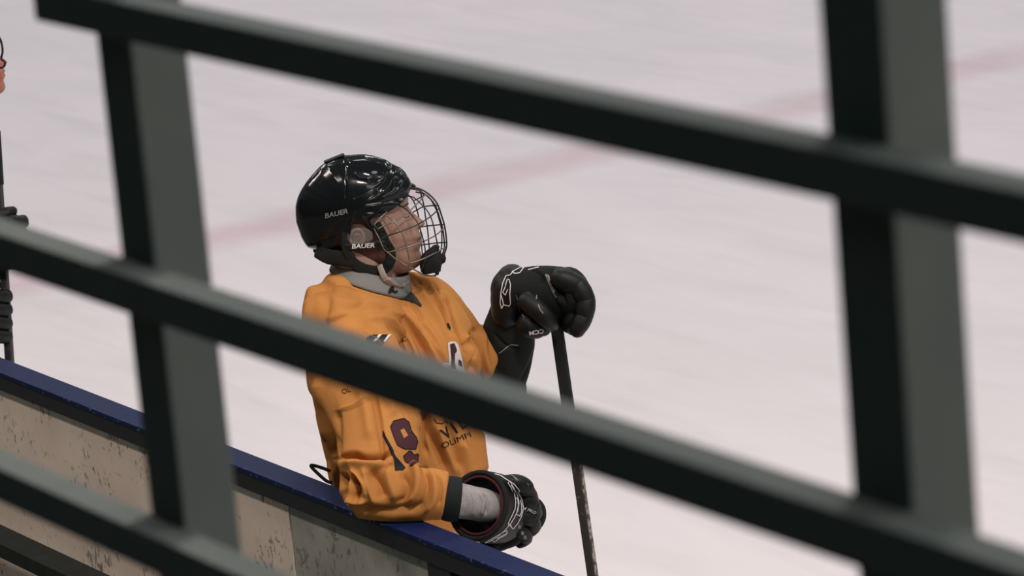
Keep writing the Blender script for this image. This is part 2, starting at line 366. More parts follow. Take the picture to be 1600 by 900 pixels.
NSIG = [(320, 4), (334, 4.2), (344, 6), (350, 8.2), (355, 8.5), (364, 8)]
def head_mesh():
    ys = np.concatenate([np.arange(244, 300, 3), np.arange(300, 437, 1.5)]); nr = 112; v = []; f = []
    for y in ys:
        xf, xb, wd = ip(XF, y), ip(XB, y), ip(WD, y)
        xm = xb+(xf-xb)*.48
        for k in range(nr):
            t = 2*math.pi*k/nr; c, s = math.cos(t), math.sin(t)
            e = .80 if c > 0 else .9
            ax = (xf-xm) if c > 0 else (xm-xb)
            x = xm+ax*math.copysign(abs(c)**e, c); ss = wd*math.copysign(abs(s)**.92, s)
            if c > 0:
                x += ip(NOSE, y)*math.exp(-(ss/ip(NSIG, y))**2)
                al = math.exp(-((y-350.5)/4.5)**2)*math.exp(-((abs(ss)-9.5)/4)**2)*5.0      # wings of the nose
                x += al
                x += 4.2*math.exp(-((y-369.5)/2.8)**2)*math.exp(-(ss/15)**2)               # lips
                x += 4.4*math.exp(-((y-379.5)/3.2)**2)*math.exp(-(ss/14)**2)
                x -= 2.2*math.exp(-((y-374.3)/1.6)**2)*math.exp(-(ss/17)**2)
                x -= 5.0*math.exp(-((y-329)/6.0)**2)*math.exp(-((abs(ss)-19)/9)**2)        # eye sockets
                x += 3.0*math.exp(-((y-330.5)/4.0)**2)*math.exp(-((abs(ss)-19)/6.5)**2)     # lids over the eyeballs
                x -= 1.0*math.exp(-((y-335.0)/1.4)**2)*math.exp(-((abs(ss)-19)/6.5)**2)     # lash line
                x += 2.6*math.exp(-((y-317.5)/3.6)**2)*math.exp(-((abs(ss)-18)/11)**2)     # brow ridge
                cb = math.exp(-((y-347)/9)**2)*math.exp(-((abs(ss)-33)/9)**2)*2.2           # cheek bones
                x += cb; ss += math.copysign(cb*.8, ss)
                x -= 2.0*math.exp(-((y-372)/12)**2)*math.exp(-((abs(ss)-30)/7)**2)          # hollow cheek
                x -= 1.2*math.exp(-((abs(ss)-(13+(y-356)*.45))/2.2)**2)*(1 if 355 < y < 374 else 0)
            v.append(HD(x, y, ss))
    m = len(ys)
    for i in range(m-1):
        for k in range(nr): f.append((i*nr+k, i*nr+(k+1) % nr, (i+1)*nr+(k+1) % nr, (i+1)*nr+k))
    f.append(tuple(range(nr))); f.append(tuple((m-1)*nr+k for k in range(nr)))
    return v, f
def shift(path, dD): return [(a, b, c+dD, d, e) for a, b, c, d, e in path]
NECK = [(548, 385, 9.40, 36, 40), (566, 415, 9.41, 38, 42), (582, 440, 9.42, 38, 40), (598, 480, 9.45, 38, 44), (602, 510, 9.46, 44, 60)]
TORSO = [(606, 530, 9.46, 70, 98), (616, 560, 9.47, 88, 104), (622, 640, 9.50, 84, 98), (632, 720, 9.53, 84, 98), (644, 790, 9.55, 84, 104), (655, 860, 9.56, 92, 116), (664, 910, 9.56, 86, 110)]
ARM_N = [(590, 505, 9.34, 36, 34), (570, 540, 9.24, 36, 34), (576, 600, 9.12, 34, 30), (584, 680, 9.01, 32, 28), (580, 742, 8.93, 25, 23), (604, 770, 8.90, 24, 22), (650, 775, 8.885, 25, 22), (705, 780, 8.875, 22, 19), (758, 792, 8.89, 18, 16), (790, 798, 8.95, 22, 15), (812, 803, 8.99, 20, 14)]
ARM_F = [(662, 490, 9.56, 38, 38), (695, 520, 9.63, 34, 32), (740, 562, 9.70, 28, 28), (786, 612, 9.73, 20, 22), (798, 590, 9.72, 22, 22), (802, 530, 9.68, 24, 24), (806, 478, 9.62, 19, 19), (830, 458, 9.61, 24, 18), (862, 450, 9.60, 22, 16)]
def hand(mb, base, dirx, fingers):
    for f in fingers: v_, f_ = limb(f, 4, nr=14); mb.add(v_, f_)
mb = MB()
mb.add(*head_mesh()); mb.add(*limb(NECK)); mb.add(*limb(TORSO)); mb.add(*limb(ARM_N)); mb.add(*limb(ARM_F))
# fingers inside the gloves
NFING = [[(805, 784+i*10, 8.99-.008*i, 7, 7), (822, 782+i*13, 8.99, 6.5, 6.5), (830-i*2, 790+i*13, 9.01, 6, 6), (823-i*3, 800+i*12, 9.03, 6, 6)] for i in range(4)]
FFING = [[(868, 446, 9.55+.035*i, 8, 8), (890+i, 450, 9.55+.035*i, 7.5, 7.5), (902, 474, 9.55+.035*i, 7, 7), (896, 500, 9.56+.035*i, 6.5, 6.5)] for i in range(4)]
for f in NFING+FFING: mb.add(*limb(f, 4, nr=14))
mb.add(*limb([(790, 785, 8.95, 8, 8), (802, 768, 8.95, 8, 8), (814, 762, 8.95, 7, 7)], 4, nr=14))
mb.add(*limb([(830, 465, 9.55, 9, 9), (845, 490, 9.53, 8.5, 8.5), (858, 505, 9.54, 7.5, 7.5)], 4, nr=14))
# legs down to the ankles (world metres)
def wlimb(pts, n=5, **k):
    q = catmull(pts, n); return sweep([p[:3] for p in q], [p[3] for p in q], [p[4] for p in q], ref=np.array([0., 1, 0]), **k)
hips = P(660, 890, 9.56)
LEGS = []
for sx, kx, fx in ((-.13, -.22, -.24), (.15, .22, .20)):
    q = [(hips[0]+sx*.8, hips[1]+.00, .80, .095, .10), (hips[0]+kx, hips[1]+.02, .50, .068, .07), (hips[0]+fx, hips[1]+.03, .30, .058, .062), (hips[0]+fx, hips[1]+.04, .13, .042, .045)]
    LEGS.append(q); mb.add(*wlimb(q))
body_me = remesh(mb, .0034, 3)
# thin the body where the jersey is; face relief survives
link('body', body_me, M_skin, person)
HAIR = []
# ear, eye lids, brow, lips as own pieces on the near and the far side
for sg in (-1, 1):
    e = MB(); e.add(*sweep([HC_(559+11*math.cos(t)*(1.0), 372+13.5*math.sin(t), sg*(49.5+1.5*math.cos(t))) for t in np.linspace(0, 2*math.pi, 28, endpoint=False)], [2.6*KH]*28, [2.6*KH]*28, nr=8, closed=True))
    e.add(*sweep([HC_(560+6*math.cos(t), 374+8*math.sin(t), sg*(49.5)) for t in np.linspace(-2.2, 2.4, 18)], [1.8*KH]*18, [1.8*KH]*18, nr=8))
    vv, ff = ellip(0, 0, 6000, 1, 1, 1); vv = [HC_(559+10*(p-P(0, 0, 6000)).dot(IX), 372+13*(p-P(0, 0, 6000)).dot(IY), sg*(46.5+3*abs((p-P(0, 0, 6000)).dot(FW)))) for p in vv]
    e.add(vv, ff); e.add(*sweep([HC_(556+2*t, 384+2*t, sg*48) for t in (0, 1, 2)], [3.5*KH]*3, [3*KH]*3, nr=8))
    e.build('ear', M_skin, person)
tree_body = BVHTree.FromObject(bpy.data.objects['body'], bpy.context.evaluated_depsgraph_get())
def head_strip(name, pts, width, m, off=.0006, parent=person, sgs=(-1, 1), **k):
    """thin strip laid on the face along points (x, y, s)"""
    for sg in sgs:
        pp = catmull([(a, b, c*sg) for a, b, c in pts], 5); v = []; f = []
        for i, p in enumerate(pp):
            wq = width*math.sin(math.pi*(i+.6)/(len(pp)+.2))**.5
            for sgn in (-1, 1):
                q = V(HD(p[0], p[1]+sgn*wq/2, p[2])); c_, n_, _, _ = tree_body.find_nearest(q); v.append(np.array(c_)+np.array(n_)*off)
        for i in range(len(pp)-1): f.append((2*i, 2*i+1, 2*i+3, 2*i+2))
        mb = MB(); mb.add(v, f); mb.build(name, m, parent, **k)
head_strip('eyebrow', [(640, 318, 8), (637, 315.5, 18), (628, 318, 29)], 3.4, M_hair, .0012)
head_strip('eyelash', [(640, 334.5, 12), (637, 336, 20), (630, 335, 28)], 1.5, M_hair, .0012)
head_strip('upper_lip', [(662, 371, 0), (658, 371.5, 9), (650, 374, 17)], 3.2, M_lip, .0006)
head_strip('lower_lip', [(662, 378, 0), (658, 378, 8), (650, 375.5, 16)], 4.0, M_lip, .0006)
head_strip('nostril', [(662, 354.6, 3.4), (659, 355.2, 6.5)], 2.4, M_hair, .0008)

# dark layer over jaw and nape standing in for the shade of the helmet
hv, hf = head_mesh(); hv = np.array(hv); lx = (hv-HC)@HX/KH+590; ly = (hv-HC)@HY/KH+350; lz = (hv-HC)@HS/KH
lim = np.interp(ly, [300, 340, 352, 362, 380, 395, 410, 416], [596, 590, 584, 590, 600, 604, 600, 580]); keep = (lx < lim) & (ly > 300) & (ly < 417)
cen = HC[None, :]+KH*((545-590)*HX)[None, :]+KH*(ly-350)[:, None]*HY[None, :]; dr = hv-cen; dr /= np.linalg.norm(dr, axis=1)[:, None]
hb_ = MB(); hb_.add(hv+dr*.0032, [f for f in hf if len(f) == 4 and all(keep[i] for i in f)])
hm_ = hb_.mesh('helmet_shade'); bm = bmesh.new(); bm.from_mesh(hm_); bmesh.ops.delete(bm, geom=[v for v in bm.verts if not v.link_faces], context='VERTS'); bm.to_mesh(hm_); bm.free()
M_headshade = mat('helmet_shade_tone', (.075, .042, .032), .85, .15, bump=(900, .6, .001), var=(300, (.11, .062, .047), .4, .65))  # skin darkened as if under the helmet's edge
ho_ = link('helmet_shade', hm_, M_headshade, person); so_ = ho_.modifiers.new('t', 'SOLIDIFY'); so_.thickness = .003; so_.offset = -1
# ---------------------------------------------------------------- helmet
HO = [(642,293),(643,288),(640,281),(634,271),(627,263),(618,259),(611,255),(604,250),(596,247),(584,243),(571,241),(557,241),(543,242),(534,243),(522,246),(510,251),(498,261),(487,273),(478,284),(470,297),(465,308),(462,321),(462,333),(463,346),(467,358),(471,370),(477,381),(481,386),(488,388),(496,390),(499,396),(503,402),(508,406),(515,408),
      (527,409),(540,407),(546,398),(541,384),(540,372),(544,362),(555,357),(568,357),(578,362),(586,370),(592,371),(588,360),(585,351),(590,345),(602,335),(613,325),(624,316),(633,306)]
def pang(x, y, cx=556, cy=322): return math.atan2(y-cy, x-cx)
def radial(poly, cx=556, cy=322, n=360):
    """outline radius of a star shaped polygon at n angles"""
    out = []
    for k in range(n):
        a = 2*math.pi*k/n; dx, dy = math.cos(a), math.sin(a); best = 0
        for i in range(len(poly)):
            x1, y1 = poly[i][0]-cx, poly[i][1]-cy; x2, y2 = poly[(i+1) % len(poly)][0]-cx, poly[(i+1) % len(poly)][1]-cy
            ex, ey = x2-x1, y2-y1; den = dx*ey-dy*ex
            if abs(den) < 1e-9: continue
            t = (x1*ey-y1*ex)/den; u = (x1*dy-y1*dx)/den
            if t > 0 and -1e-6 <= u <= 1+1e-6: best = max(best, t) if best == 0 else min(best, t) if False else max(best, t)
        out.append(best)
    return out
NPH = 360
rc = radial(HO)
rs_ = [sum(rc[(k+j) % NPH] for j in (-1, 0, 1))/3 for k in range(NPH)]
def kopen(k):
    """how far the dome runs on below the cut: 1 over crown and back, larger along the open lower edge"""
    a = (k/NPH*360)                          # 0 = forward, 90 = down, 180 = back
    # crown: from a=339 (brow) back over 270 to 128 (nape)
    a = a if a < 340 else a-360
    lo, hi = -19, 113
    if lo < a < hi:
        u = min((a-lo)/20, (hi-a)/22, 1); return 1+.55*(u*u*(3-2*u))
    return 1.0
def shell_s(x, y, W=59):
    k = (math.degrees(math.atan2(y-322, x-556)) % 360)/360*NPH; i = int(k) % NPH; fr = k-int(k)
    r0 = rs_[i]*kopen(i)*(1-fr)+rs_[(i+1) % NPH]*kopen((i+1) % NPH)*fr
    q = min(math.hypot(x-556, y-322)/r0, 1)
    return W*(max(1-q**2.35, 0))**.52
RIDGES = [([(549, 304), (566, 297), (591, 284)], 3.0, .0038, 1), ([(549, 262), (560, 266), (577, 271), (592, 268), (600, 259)], 4.5, -.0030, 0),
          ([(611, 257), (604, 268), (594, 281), (583, 289)], 2.2, -.0034, 0), ([(618, 262), (611, 274), (604, 285), (592, 294)], 3.2, .0032, 0),
          ([(570, 315), (583, 312), (594, 310)], 2.2, -.0022, 0), ([(574, 331), (584, 331)], 1.8, -.0016, 0), ([(632, 270), (627, 280), (617, 292)], 3.0, .0022, 0),
          ([(539, 246), (539, 290), (538, 330), (541, 352)], 1.1, -.0016, 0), ([(500, 262), (512, 256), (536, 250)], 2.0, .0020, 0), ([(545, 248), (570, 246), (592, 252)], 2.5, .0022, 0),
          ([(482, 382), (510, 374), (535, 362)], 1.6, -.0016, 0), ([(596, 300), (612, 296), (630, 284)], 4, .0024, 0), ([(556, 345), (575, 338), (600, 322)], 3, .0015, 0)]
def shell_add(x, y):
    """relief of the moulded shell in metres"""
    t = 0
    for pts, wd, amp, sh in RIDGES:
        b = 1e9; sd = 0; tt = 0; L = 0
        for i in range(len(pts)-1):
            ax, ay = pts[i]; bx, by = pts[i+1]; dx, dy = bx-ax, by-ay; u = max(0, min(1, ((x-ax)*dx+(y-ay)*dy)/(dx*dx+dy*dy)))
            d = math.hypot(x-ax-u*dx, y-ay-u*dy)
            if d < b: b = d; sd = (x-ax)*dy-(y-ay)*dx; tt = (i+u)/(len(pts)-1)
        wl = wd*.4 if sh*sd > 0 else wd
        if b < wl*3: t += .75*amp*math.exp(-(b/wl)**2)*min(1, min(tt, 1-tt)*6+.25)
    if x > 539 and y < 340: t += .0016
    return t
def shell_point(x, y, sg, off=0.0):
    s = shell_s(x, y); u_ = min(max((y-285)/60, 0), 1); u_ = u_*u_*(3-2*u_); p = HD(x-s*.08*u_, y-s*.19*u_, sg*s)
    e = 1.0
    n = np.array([-(shell_s(x+e, y)-shell_s(x-e, y))/2/e, -(shell_s(x, y+e)-shell_s(x, y-e))/2/e, 1.0])
    n[:2] = np.clip(n[:2], -4, 4); n /= np.linalg.norm(n)
    return p+(HX*n[0]+HY*n[1]+HS*sg*n[2])*(off+shell_add(x, y))
def build_helmet():
    v = []; f = []; NR = 84
    rho = [math.sin(math.pi/2*i/NR) for i in range(NR+1)]
    for sg in (-1, 1):
        base = len(v); v.append(shell_point(556, 322, sg))
        for i in range(1, NR+1):
            for k in range(NPH):
                a = 2*math.pi*k/NPH; r = rs_[k]*rho[i]
                v.append(shell_point(556+r*math.cos(a), 322+r*math.sin(a), sg) if (i < NR or kopen(k) > 1.0) else HD(556+r*math.cos(a), 322+r*math.sin(a), 0))
        for k in range(NPH): f.append((base, base+1+k, base+1+(k+1) % NPH) if sg < 0 else (base, base+1+(k+1) % NPH, base+1+k))
        for i in range(NR-1):
            for k in range(NPH):
                q = (base+1+i*NPH+k, base+1+(i+1)*NPH+k, base+1+(i+1)*NPH+(k+1) % NPH, base+1+i*NPH+(k+1) % NPH)
                f.append(q if sg < 0 else q[::-1])
    me = bpy.data.meshes.new('helmet'); me.from_pydata(v, [], f)
    bm = bmesh.new(); bm.from_mesh(me); bmesh.ops.remove_doubles(bm, verts=bm.verts[:], dist=.00012); bmesh.ops.recalc_face_normals(bm, faces=bm.faces[:]); bm.to_mesh(me); bm.free()
    return me
me = build_helmet()
helmet = link('helmet', me, M_helmet, person, label='glossy black hockey helmet with printed letters')
sm = helmet.modifiers.new('t', 'SOLIDIFY'); sm.thickness = -.004; sm.offset = 1
# the helmet's matt rear half is one more moulded piece
def shell_patch(name, poly, m, off, parent=helmet, sides=(-1, 1), step=2.0, thick=.0012, **k):
    """a raised moulded piece with the outline poly on the shell"""
    xs = [p[0] for p in poly]; ys = [p[1] for p in poly]
    for sg in sides:
        me = fill2d([poly]); me = subdiv2d(me, step)
        co = get_co(me); new = [shell_point(c[0], -c[1], sg, off) for c in co]
        set_co(me, np.array(new)); fixn(me)
        o = link(name, me, m, parent, **k)
def fill2d(loops):
    """flat filled mesh (x, -y) of outline loops, holes allowed"""
    cu = bpy.data.curves.new('c', 'CURVE'); cu.dimensions = '2D'; cu.fill_mode = 'BOTH'
    for lp in loops:
        s = cu.splines.new('POLY'); s.points.add(len(lp)-1); s.use_cyclic_u = True
        for i, p in enumerate(lp): s.points[i].co = (p[0], -p[1], 0, 1)
    o = bpy.data.objects.new('c', cu); COL.objects.link(o)
    me = bpy.data.meshes.new_from_object(o.evaluated_get(bpy.context.evaluated_depsgraph_get()))
    bpy.data.objects.remove(o); bpy.data.curves.remove(cu)
    return me
def subdiv2d(me, step):
    bm = bmesh.new(); bm.from_mesh(me); bmesh.ops.triangulate(bm, faces=bm.faces[:])
    bmesh.ops.remove_doubles(bm, verts=bm.verts[:], dist=1e-4)
    for _ in range(6):
        es = [e for e in bm.edges if e.calc_length() > step]
        if not es: break
        bmesh.ops.subdivide_edges(bm, edges=es, cuts=1); bmesh.ops.triangulate(bm, faces=bm.faces[:])
    out = bpy.data.meshes.new('d'); bm.to_mesh(out); bm.free(); return out
shell_patch('vent', [(553, 264), (560, 262), (574, 267), (572, 271), (560, 270)], M_foam, .0028)
shell_patch('vent', [(571, 313), (594, 309), (594, 311), (572, 315)], M_greyprint, .0020)
shell_patch('vent', [(575, 330), (584, 329.5), (584, 331.5), (575, 332)], M_greyprint, .0016)
# adjusting clips on the crown
mbk = MB(); mbk.add(*sweep([HD(509+i*4, 250.5-i*1.55, 0) for i in range(8)], [.0032]*8, [.011]*8, ref=HS, nr=12, sup=4)); mbk.build('crown_clip', M_helmet2, helmet)
mbk = MB(); mbk.add(*sweep([HD(538+i*3, 242.6-i*.1, 0) for i in range(4)], [.0024]*4, [.012]*4, ref=HS, nr=12, sup=4)); mbk.build('crown_clip', M_helmet2, helmet)
for sg in (-1, 1):
    for (x, y) in ((546, 245), (542, 250)):
        b = MB(); b.add(*sweep([shell_point(x, y+5, sg, -.001), shell_point(x, y+5, sg, .0022)], [.0028]*2, [.0028]*2, nr=12, ref=HX)); b.build('screw', M_steel, helmet)
# ear guard: foam loop, clear cover, lettered bar and chin strap on both sides
def hstrip(name, pts, widths, m, s_of, parent=helmet, thick=.002, sides=(-1, 1), **k):
    """a flat band through points (x, y) with the given half widths, at lateral distance s_of(x, y)"""
    for sg in sides:
        q = catmull([(p[0], p[1], w_, s_of[i] if isinstance(s_of, (list, tuple)) else s_of) for i, (p, w_) in enumerate(zip(pts, widths))], 6)
        C = [HC_(a, b, sg*s) for a, b, w_, s in q]
        mb = MB(); mb.add(*sweep(C, [w_*KH for _, _, w_, _ in q], [thick]*len(q), ref=HS*1.0, nr=14, sup=3)); mb.build(name, m, parent, **k)
hstrip('ear_loop', [(543, 352), (541, 372), (543, 392), (552, 409), (568, 421), (588, 425), (603, 420), (611, 408), (611, 394), (606, 383), (598, 372), (592, 360)], [6, 6.5, 7, 8, 9, 9, 8.5, 8, 7.5, 7, 6, 6], M_foam, [50, 52, 52, 49, 46, 44, 43, 43, 44, 47, 50, 52], thick=.004)
hstrip('ear_bar', [(537, 385), (550, 386.5), (570, 385.5), (590, 383), (603, 381)], [4.5, 5.2, 5.2, 5, 4.5], M_helmet2, [53, 54.5, 54.5, 53, 51], thick=.0022)
for sg in (-1, 1):
    mbk = MB(); mbk.add(*sweep([HC_(x, 369, sg*(54.5)) for x in (545, 550, 560, 570, 578, 583)], [x*KH for x in (6, 11, 13.5, 13, 10, 6)], [.0012]*6, ref=HS, nr=20)); mbk.build('ear_cover', M_clear, helmet)
# rear inner padding down to the nape
hstrip('nape_pad', [(497, 392), (515, 401), (535, 404), (552, 408)], [11, 12, 12, 11], M_foam, [22, 38, 47, 49], thick=.006)
hstrip('temple_pad', [(589, 352), (596, 364), (602, 378), (608, 392)], [8, 8, 8, 7], M_foam, [50, 50, 48, 44], thick=.003)
strap = [(594, 416), (598, 427), (604, 438), (614, 447), (626, 451), (634, 446), (636, 436)]
for sg in (-1, 1):
    q = catmull([(a, b, sg*s) for (a, b), s in zip(strap, (50, 57, 58, 50, 34, 14, 0))], 6)
    mb = MB(); mb.add(*sweep([HC_(*p) for p in q], [5.3*KH]*len(q), [.0011]*len(q), ref=HS*.9+HX*.5, nr=10, sup=3)); mb.build('chin_strap', M_strap, helmet)
    b = MB(); b.add(*sweep([HC_(605+i*1.4, 438.5+i*1.8, sg*(58.5-i*1.2)) for i in range(3)], [6.4*KH]*3, [.0022]*3, ref=HS*.9+HX*.5, nr=10, sup=4)); b.build('strap_slide', M_strap, helmet)

# ---------------------------------------------------------------- face cage
cage = bpy.data.objects.new('face_cage', None); COL.objects.link(cage); cage.parent = person; cage.matrix_parent_inverse = Matrix.Translation(-person.location)
cage['label'] = 'black wire face cage'
def W3(pts): return [(x, y, DH+s/FPX*DH) for x, y, s in pts]
def bar(pts, r=.0017, m=M_wire, n=6, name='wire'):
    q = catmull(W3(pts), n)
    mb = MB(); mb.add(*sweep([P(*p) for p in q], [r]*len(q), [r]*len(q), nr=8)); return mb.build(name, m, cage)
CEN = [(641,292),(652,293),(664,298),(676,308),(684,319),(690,336),(695,354),(698,380),(695,394),(690,408),(684,428)]
bar([(x, y+1, -5) for x, y in CEN], .0021); bar([(x-3.5, y+3, 5) for x, y in CEN], .0019)
# near side uprights
bar([(634,306,-14),(645,308,-17),(654,315,-20),(665,326,-24),(672,337,-26),(677,351,-28),(680,366,-29),(684,389,-28),(678,410,-24),(672,427,-20)])
bar([(619,319,-34),(630,324,-40),(638,330,-44),(652,347,-50),(656,357,-52),(660,370,-53),(664,388,-51),(664,404,-46),(660,418,-40),(658,424,-36)], m=M_wire)
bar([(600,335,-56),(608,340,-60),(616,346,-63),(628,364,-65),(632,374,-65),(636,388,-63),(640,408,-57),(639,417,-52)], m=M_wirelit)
# far side uprights
bar([(652,293,8),(658,304,18),(662,320,26),(665,340,32),(668,358,36),(670,380,37),(672,400,34),(674,418,24)])
bar([(650,300,10),(668,306,14),(680,324,20),(686,342,24),(690,360,26),(690,384,25),(686,404,20),(680,424,12)])
bar([(636,302,26),(646,314,44),(652,330,54),(656,350,60),(658,375,60),(660,398,50),(662,416,38)])
# side frame, near then far
FR = [(585,351,-61),(590,345,-60),(600,335,-56),(619,319,-34),(634,305,-16),(641,293,-4)]
FRL = [(585,351,-61),(585,358,-61),(592,372,-61),(600,389,-60),(608,396,-59),(616,403,-57),(628,411,-53),(639,417,-50),(652,424,-38),(664,430,-22),(676,431,-8),(684,428,0)]
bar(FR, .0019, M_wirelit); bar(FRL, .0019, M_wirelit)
bar([(588,326,62),(600,318,58),(620,306,40),(634,299,20),(641,293,4)], .0019)
bar([(588,326,62),(596,346,62),(606,366,60),(620,386,56),(640,402,46),(660,416,32),(676,424,12),(684,428,0)], .0019)
# near side cross wires, rising towards the middle
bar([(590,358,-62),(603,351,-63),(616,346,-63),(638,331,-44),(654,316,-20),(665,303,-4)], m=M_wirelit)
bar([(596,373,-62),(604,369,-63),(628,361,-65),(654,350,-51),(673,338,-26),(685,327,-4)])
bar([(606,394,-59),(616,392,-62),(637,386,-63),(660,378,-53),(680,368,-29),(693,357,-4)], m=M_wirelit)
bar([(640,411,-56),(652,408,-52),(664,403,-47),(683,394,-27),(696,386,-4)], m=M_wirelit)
# far side cross wires
bar([(641,293,6),(654,296,8),(662,305,18),(648,313,42)])
bar([(685,322,4),(680,321,18),(662,323,28),(652,328,54),(640,334,60)])
bar([(693,351,4),(690,351,22),(668,353,36),(657,355,59),(640,358,62)])
bar([(697,379,4),(690,379,24),(671,381,37),(659,383,58),(645,385,60)])
bar([(692,402,4),(686,402,20),(672,404,34),(661,406,46)])
# mounts and chin cup
for pts, r in (([(636,290,-3),(642,288,-3),(647,291,-3)], .0042), ([(585,353,-62),(589,357,-62),(590,360,-62)], .0038), ([(601,385,-61),(605,391,-60)], .0030)):
    q = W3(pts); b = MB(); b.add(*sweep([P(*p) for p in q], [r]*len(q), [r]*len(q), nr=10)); b.build('mount', M_helmet2, cage)
b = MB()
cup = [(682,388,9.40,7,24), (678,396,9.40,12,30), (674,406,9.40,17,33), (673,416,9.40,17,32), (675,427,9.40,14,26)]
b.add(*limb(cup, 5, nr=28, sup=4, cap=False))
b.add(*ellip(692, 404, 9.40, 5, 8, 14)); b.add(*ellip(681, 386, 9.40, 6, 4, 20))
cm = remesh(b, .002, 2); link('chin_cup', cm, M_foam, cage, label='black padded chin cup')
# ---------------------------------------------------------------- jersey
jb = MB()
jb.add(*ellip(534, 486, 9.43, 58, 56, 100, 0)); jb.add(*ellip(506, 470, 9.42, 26, 38, 74, 28)); jb.add(*ellip(534, 456, 9.43, 42, 36, 74, -28)); jb.add(*ellip(530, 500, 9.30, 56, 56, 90, 0)); jb.add(*ellip(560, 496, 9.30, 60, 42, 60, 25))
jb.add(*limb([(590, 478, 9.42, 60, 70), (596, 494, 9.43, 92, 104), (606, 520, 9.45, 122, 136), (612, 550, 9.47, 134, 142), (618, 600, 9.50, 136, 136), (622, 660, 9.52, 130, 132), (634, 720, 9.54, 124, 128), (644, 780, 9.56, 119, 126), (652, 840, 9.57, 112, 124), (660, 905, 9.58, 108, 122)], 5, nr=40, sup=2.3, cap=False))
jb.add(*limb([(606, 500, 9.38, 40, 36), (580, 514, 9.29, 52, 46), (558, 536, 9.22, 64, 54), (560, 574, 9.14, 72, 56), (580, 620, 9.06, 74, 54), (590, 680, 8.98, 68, 50), (590, 726, 8.93, 64, 46), (580, 764, 8.90, 53, 44)], 5, nr=32))
jb.add(*limb([(566, 764, 8.905, 47, 42), (600, 770, 8.885, 45, 38), (640, 772, 8.87, 44, 36), (672, 773, 8.865, 41, 35), (696, 776, 8.865, 38, 33)], 5, nr=32, cap=False))
jb.add(*limb([(628, 462, 9.50, 40, 44), (664, 480, 9.57, 52, 52), (690, 512, 9.62, 52, 52), (722, 546, 9.68, 47, 48), (762, 558, 9.71, 46, 46)], 5, nr=32, cap=False))
jme = remesh(jb, .0036, 16, .6)
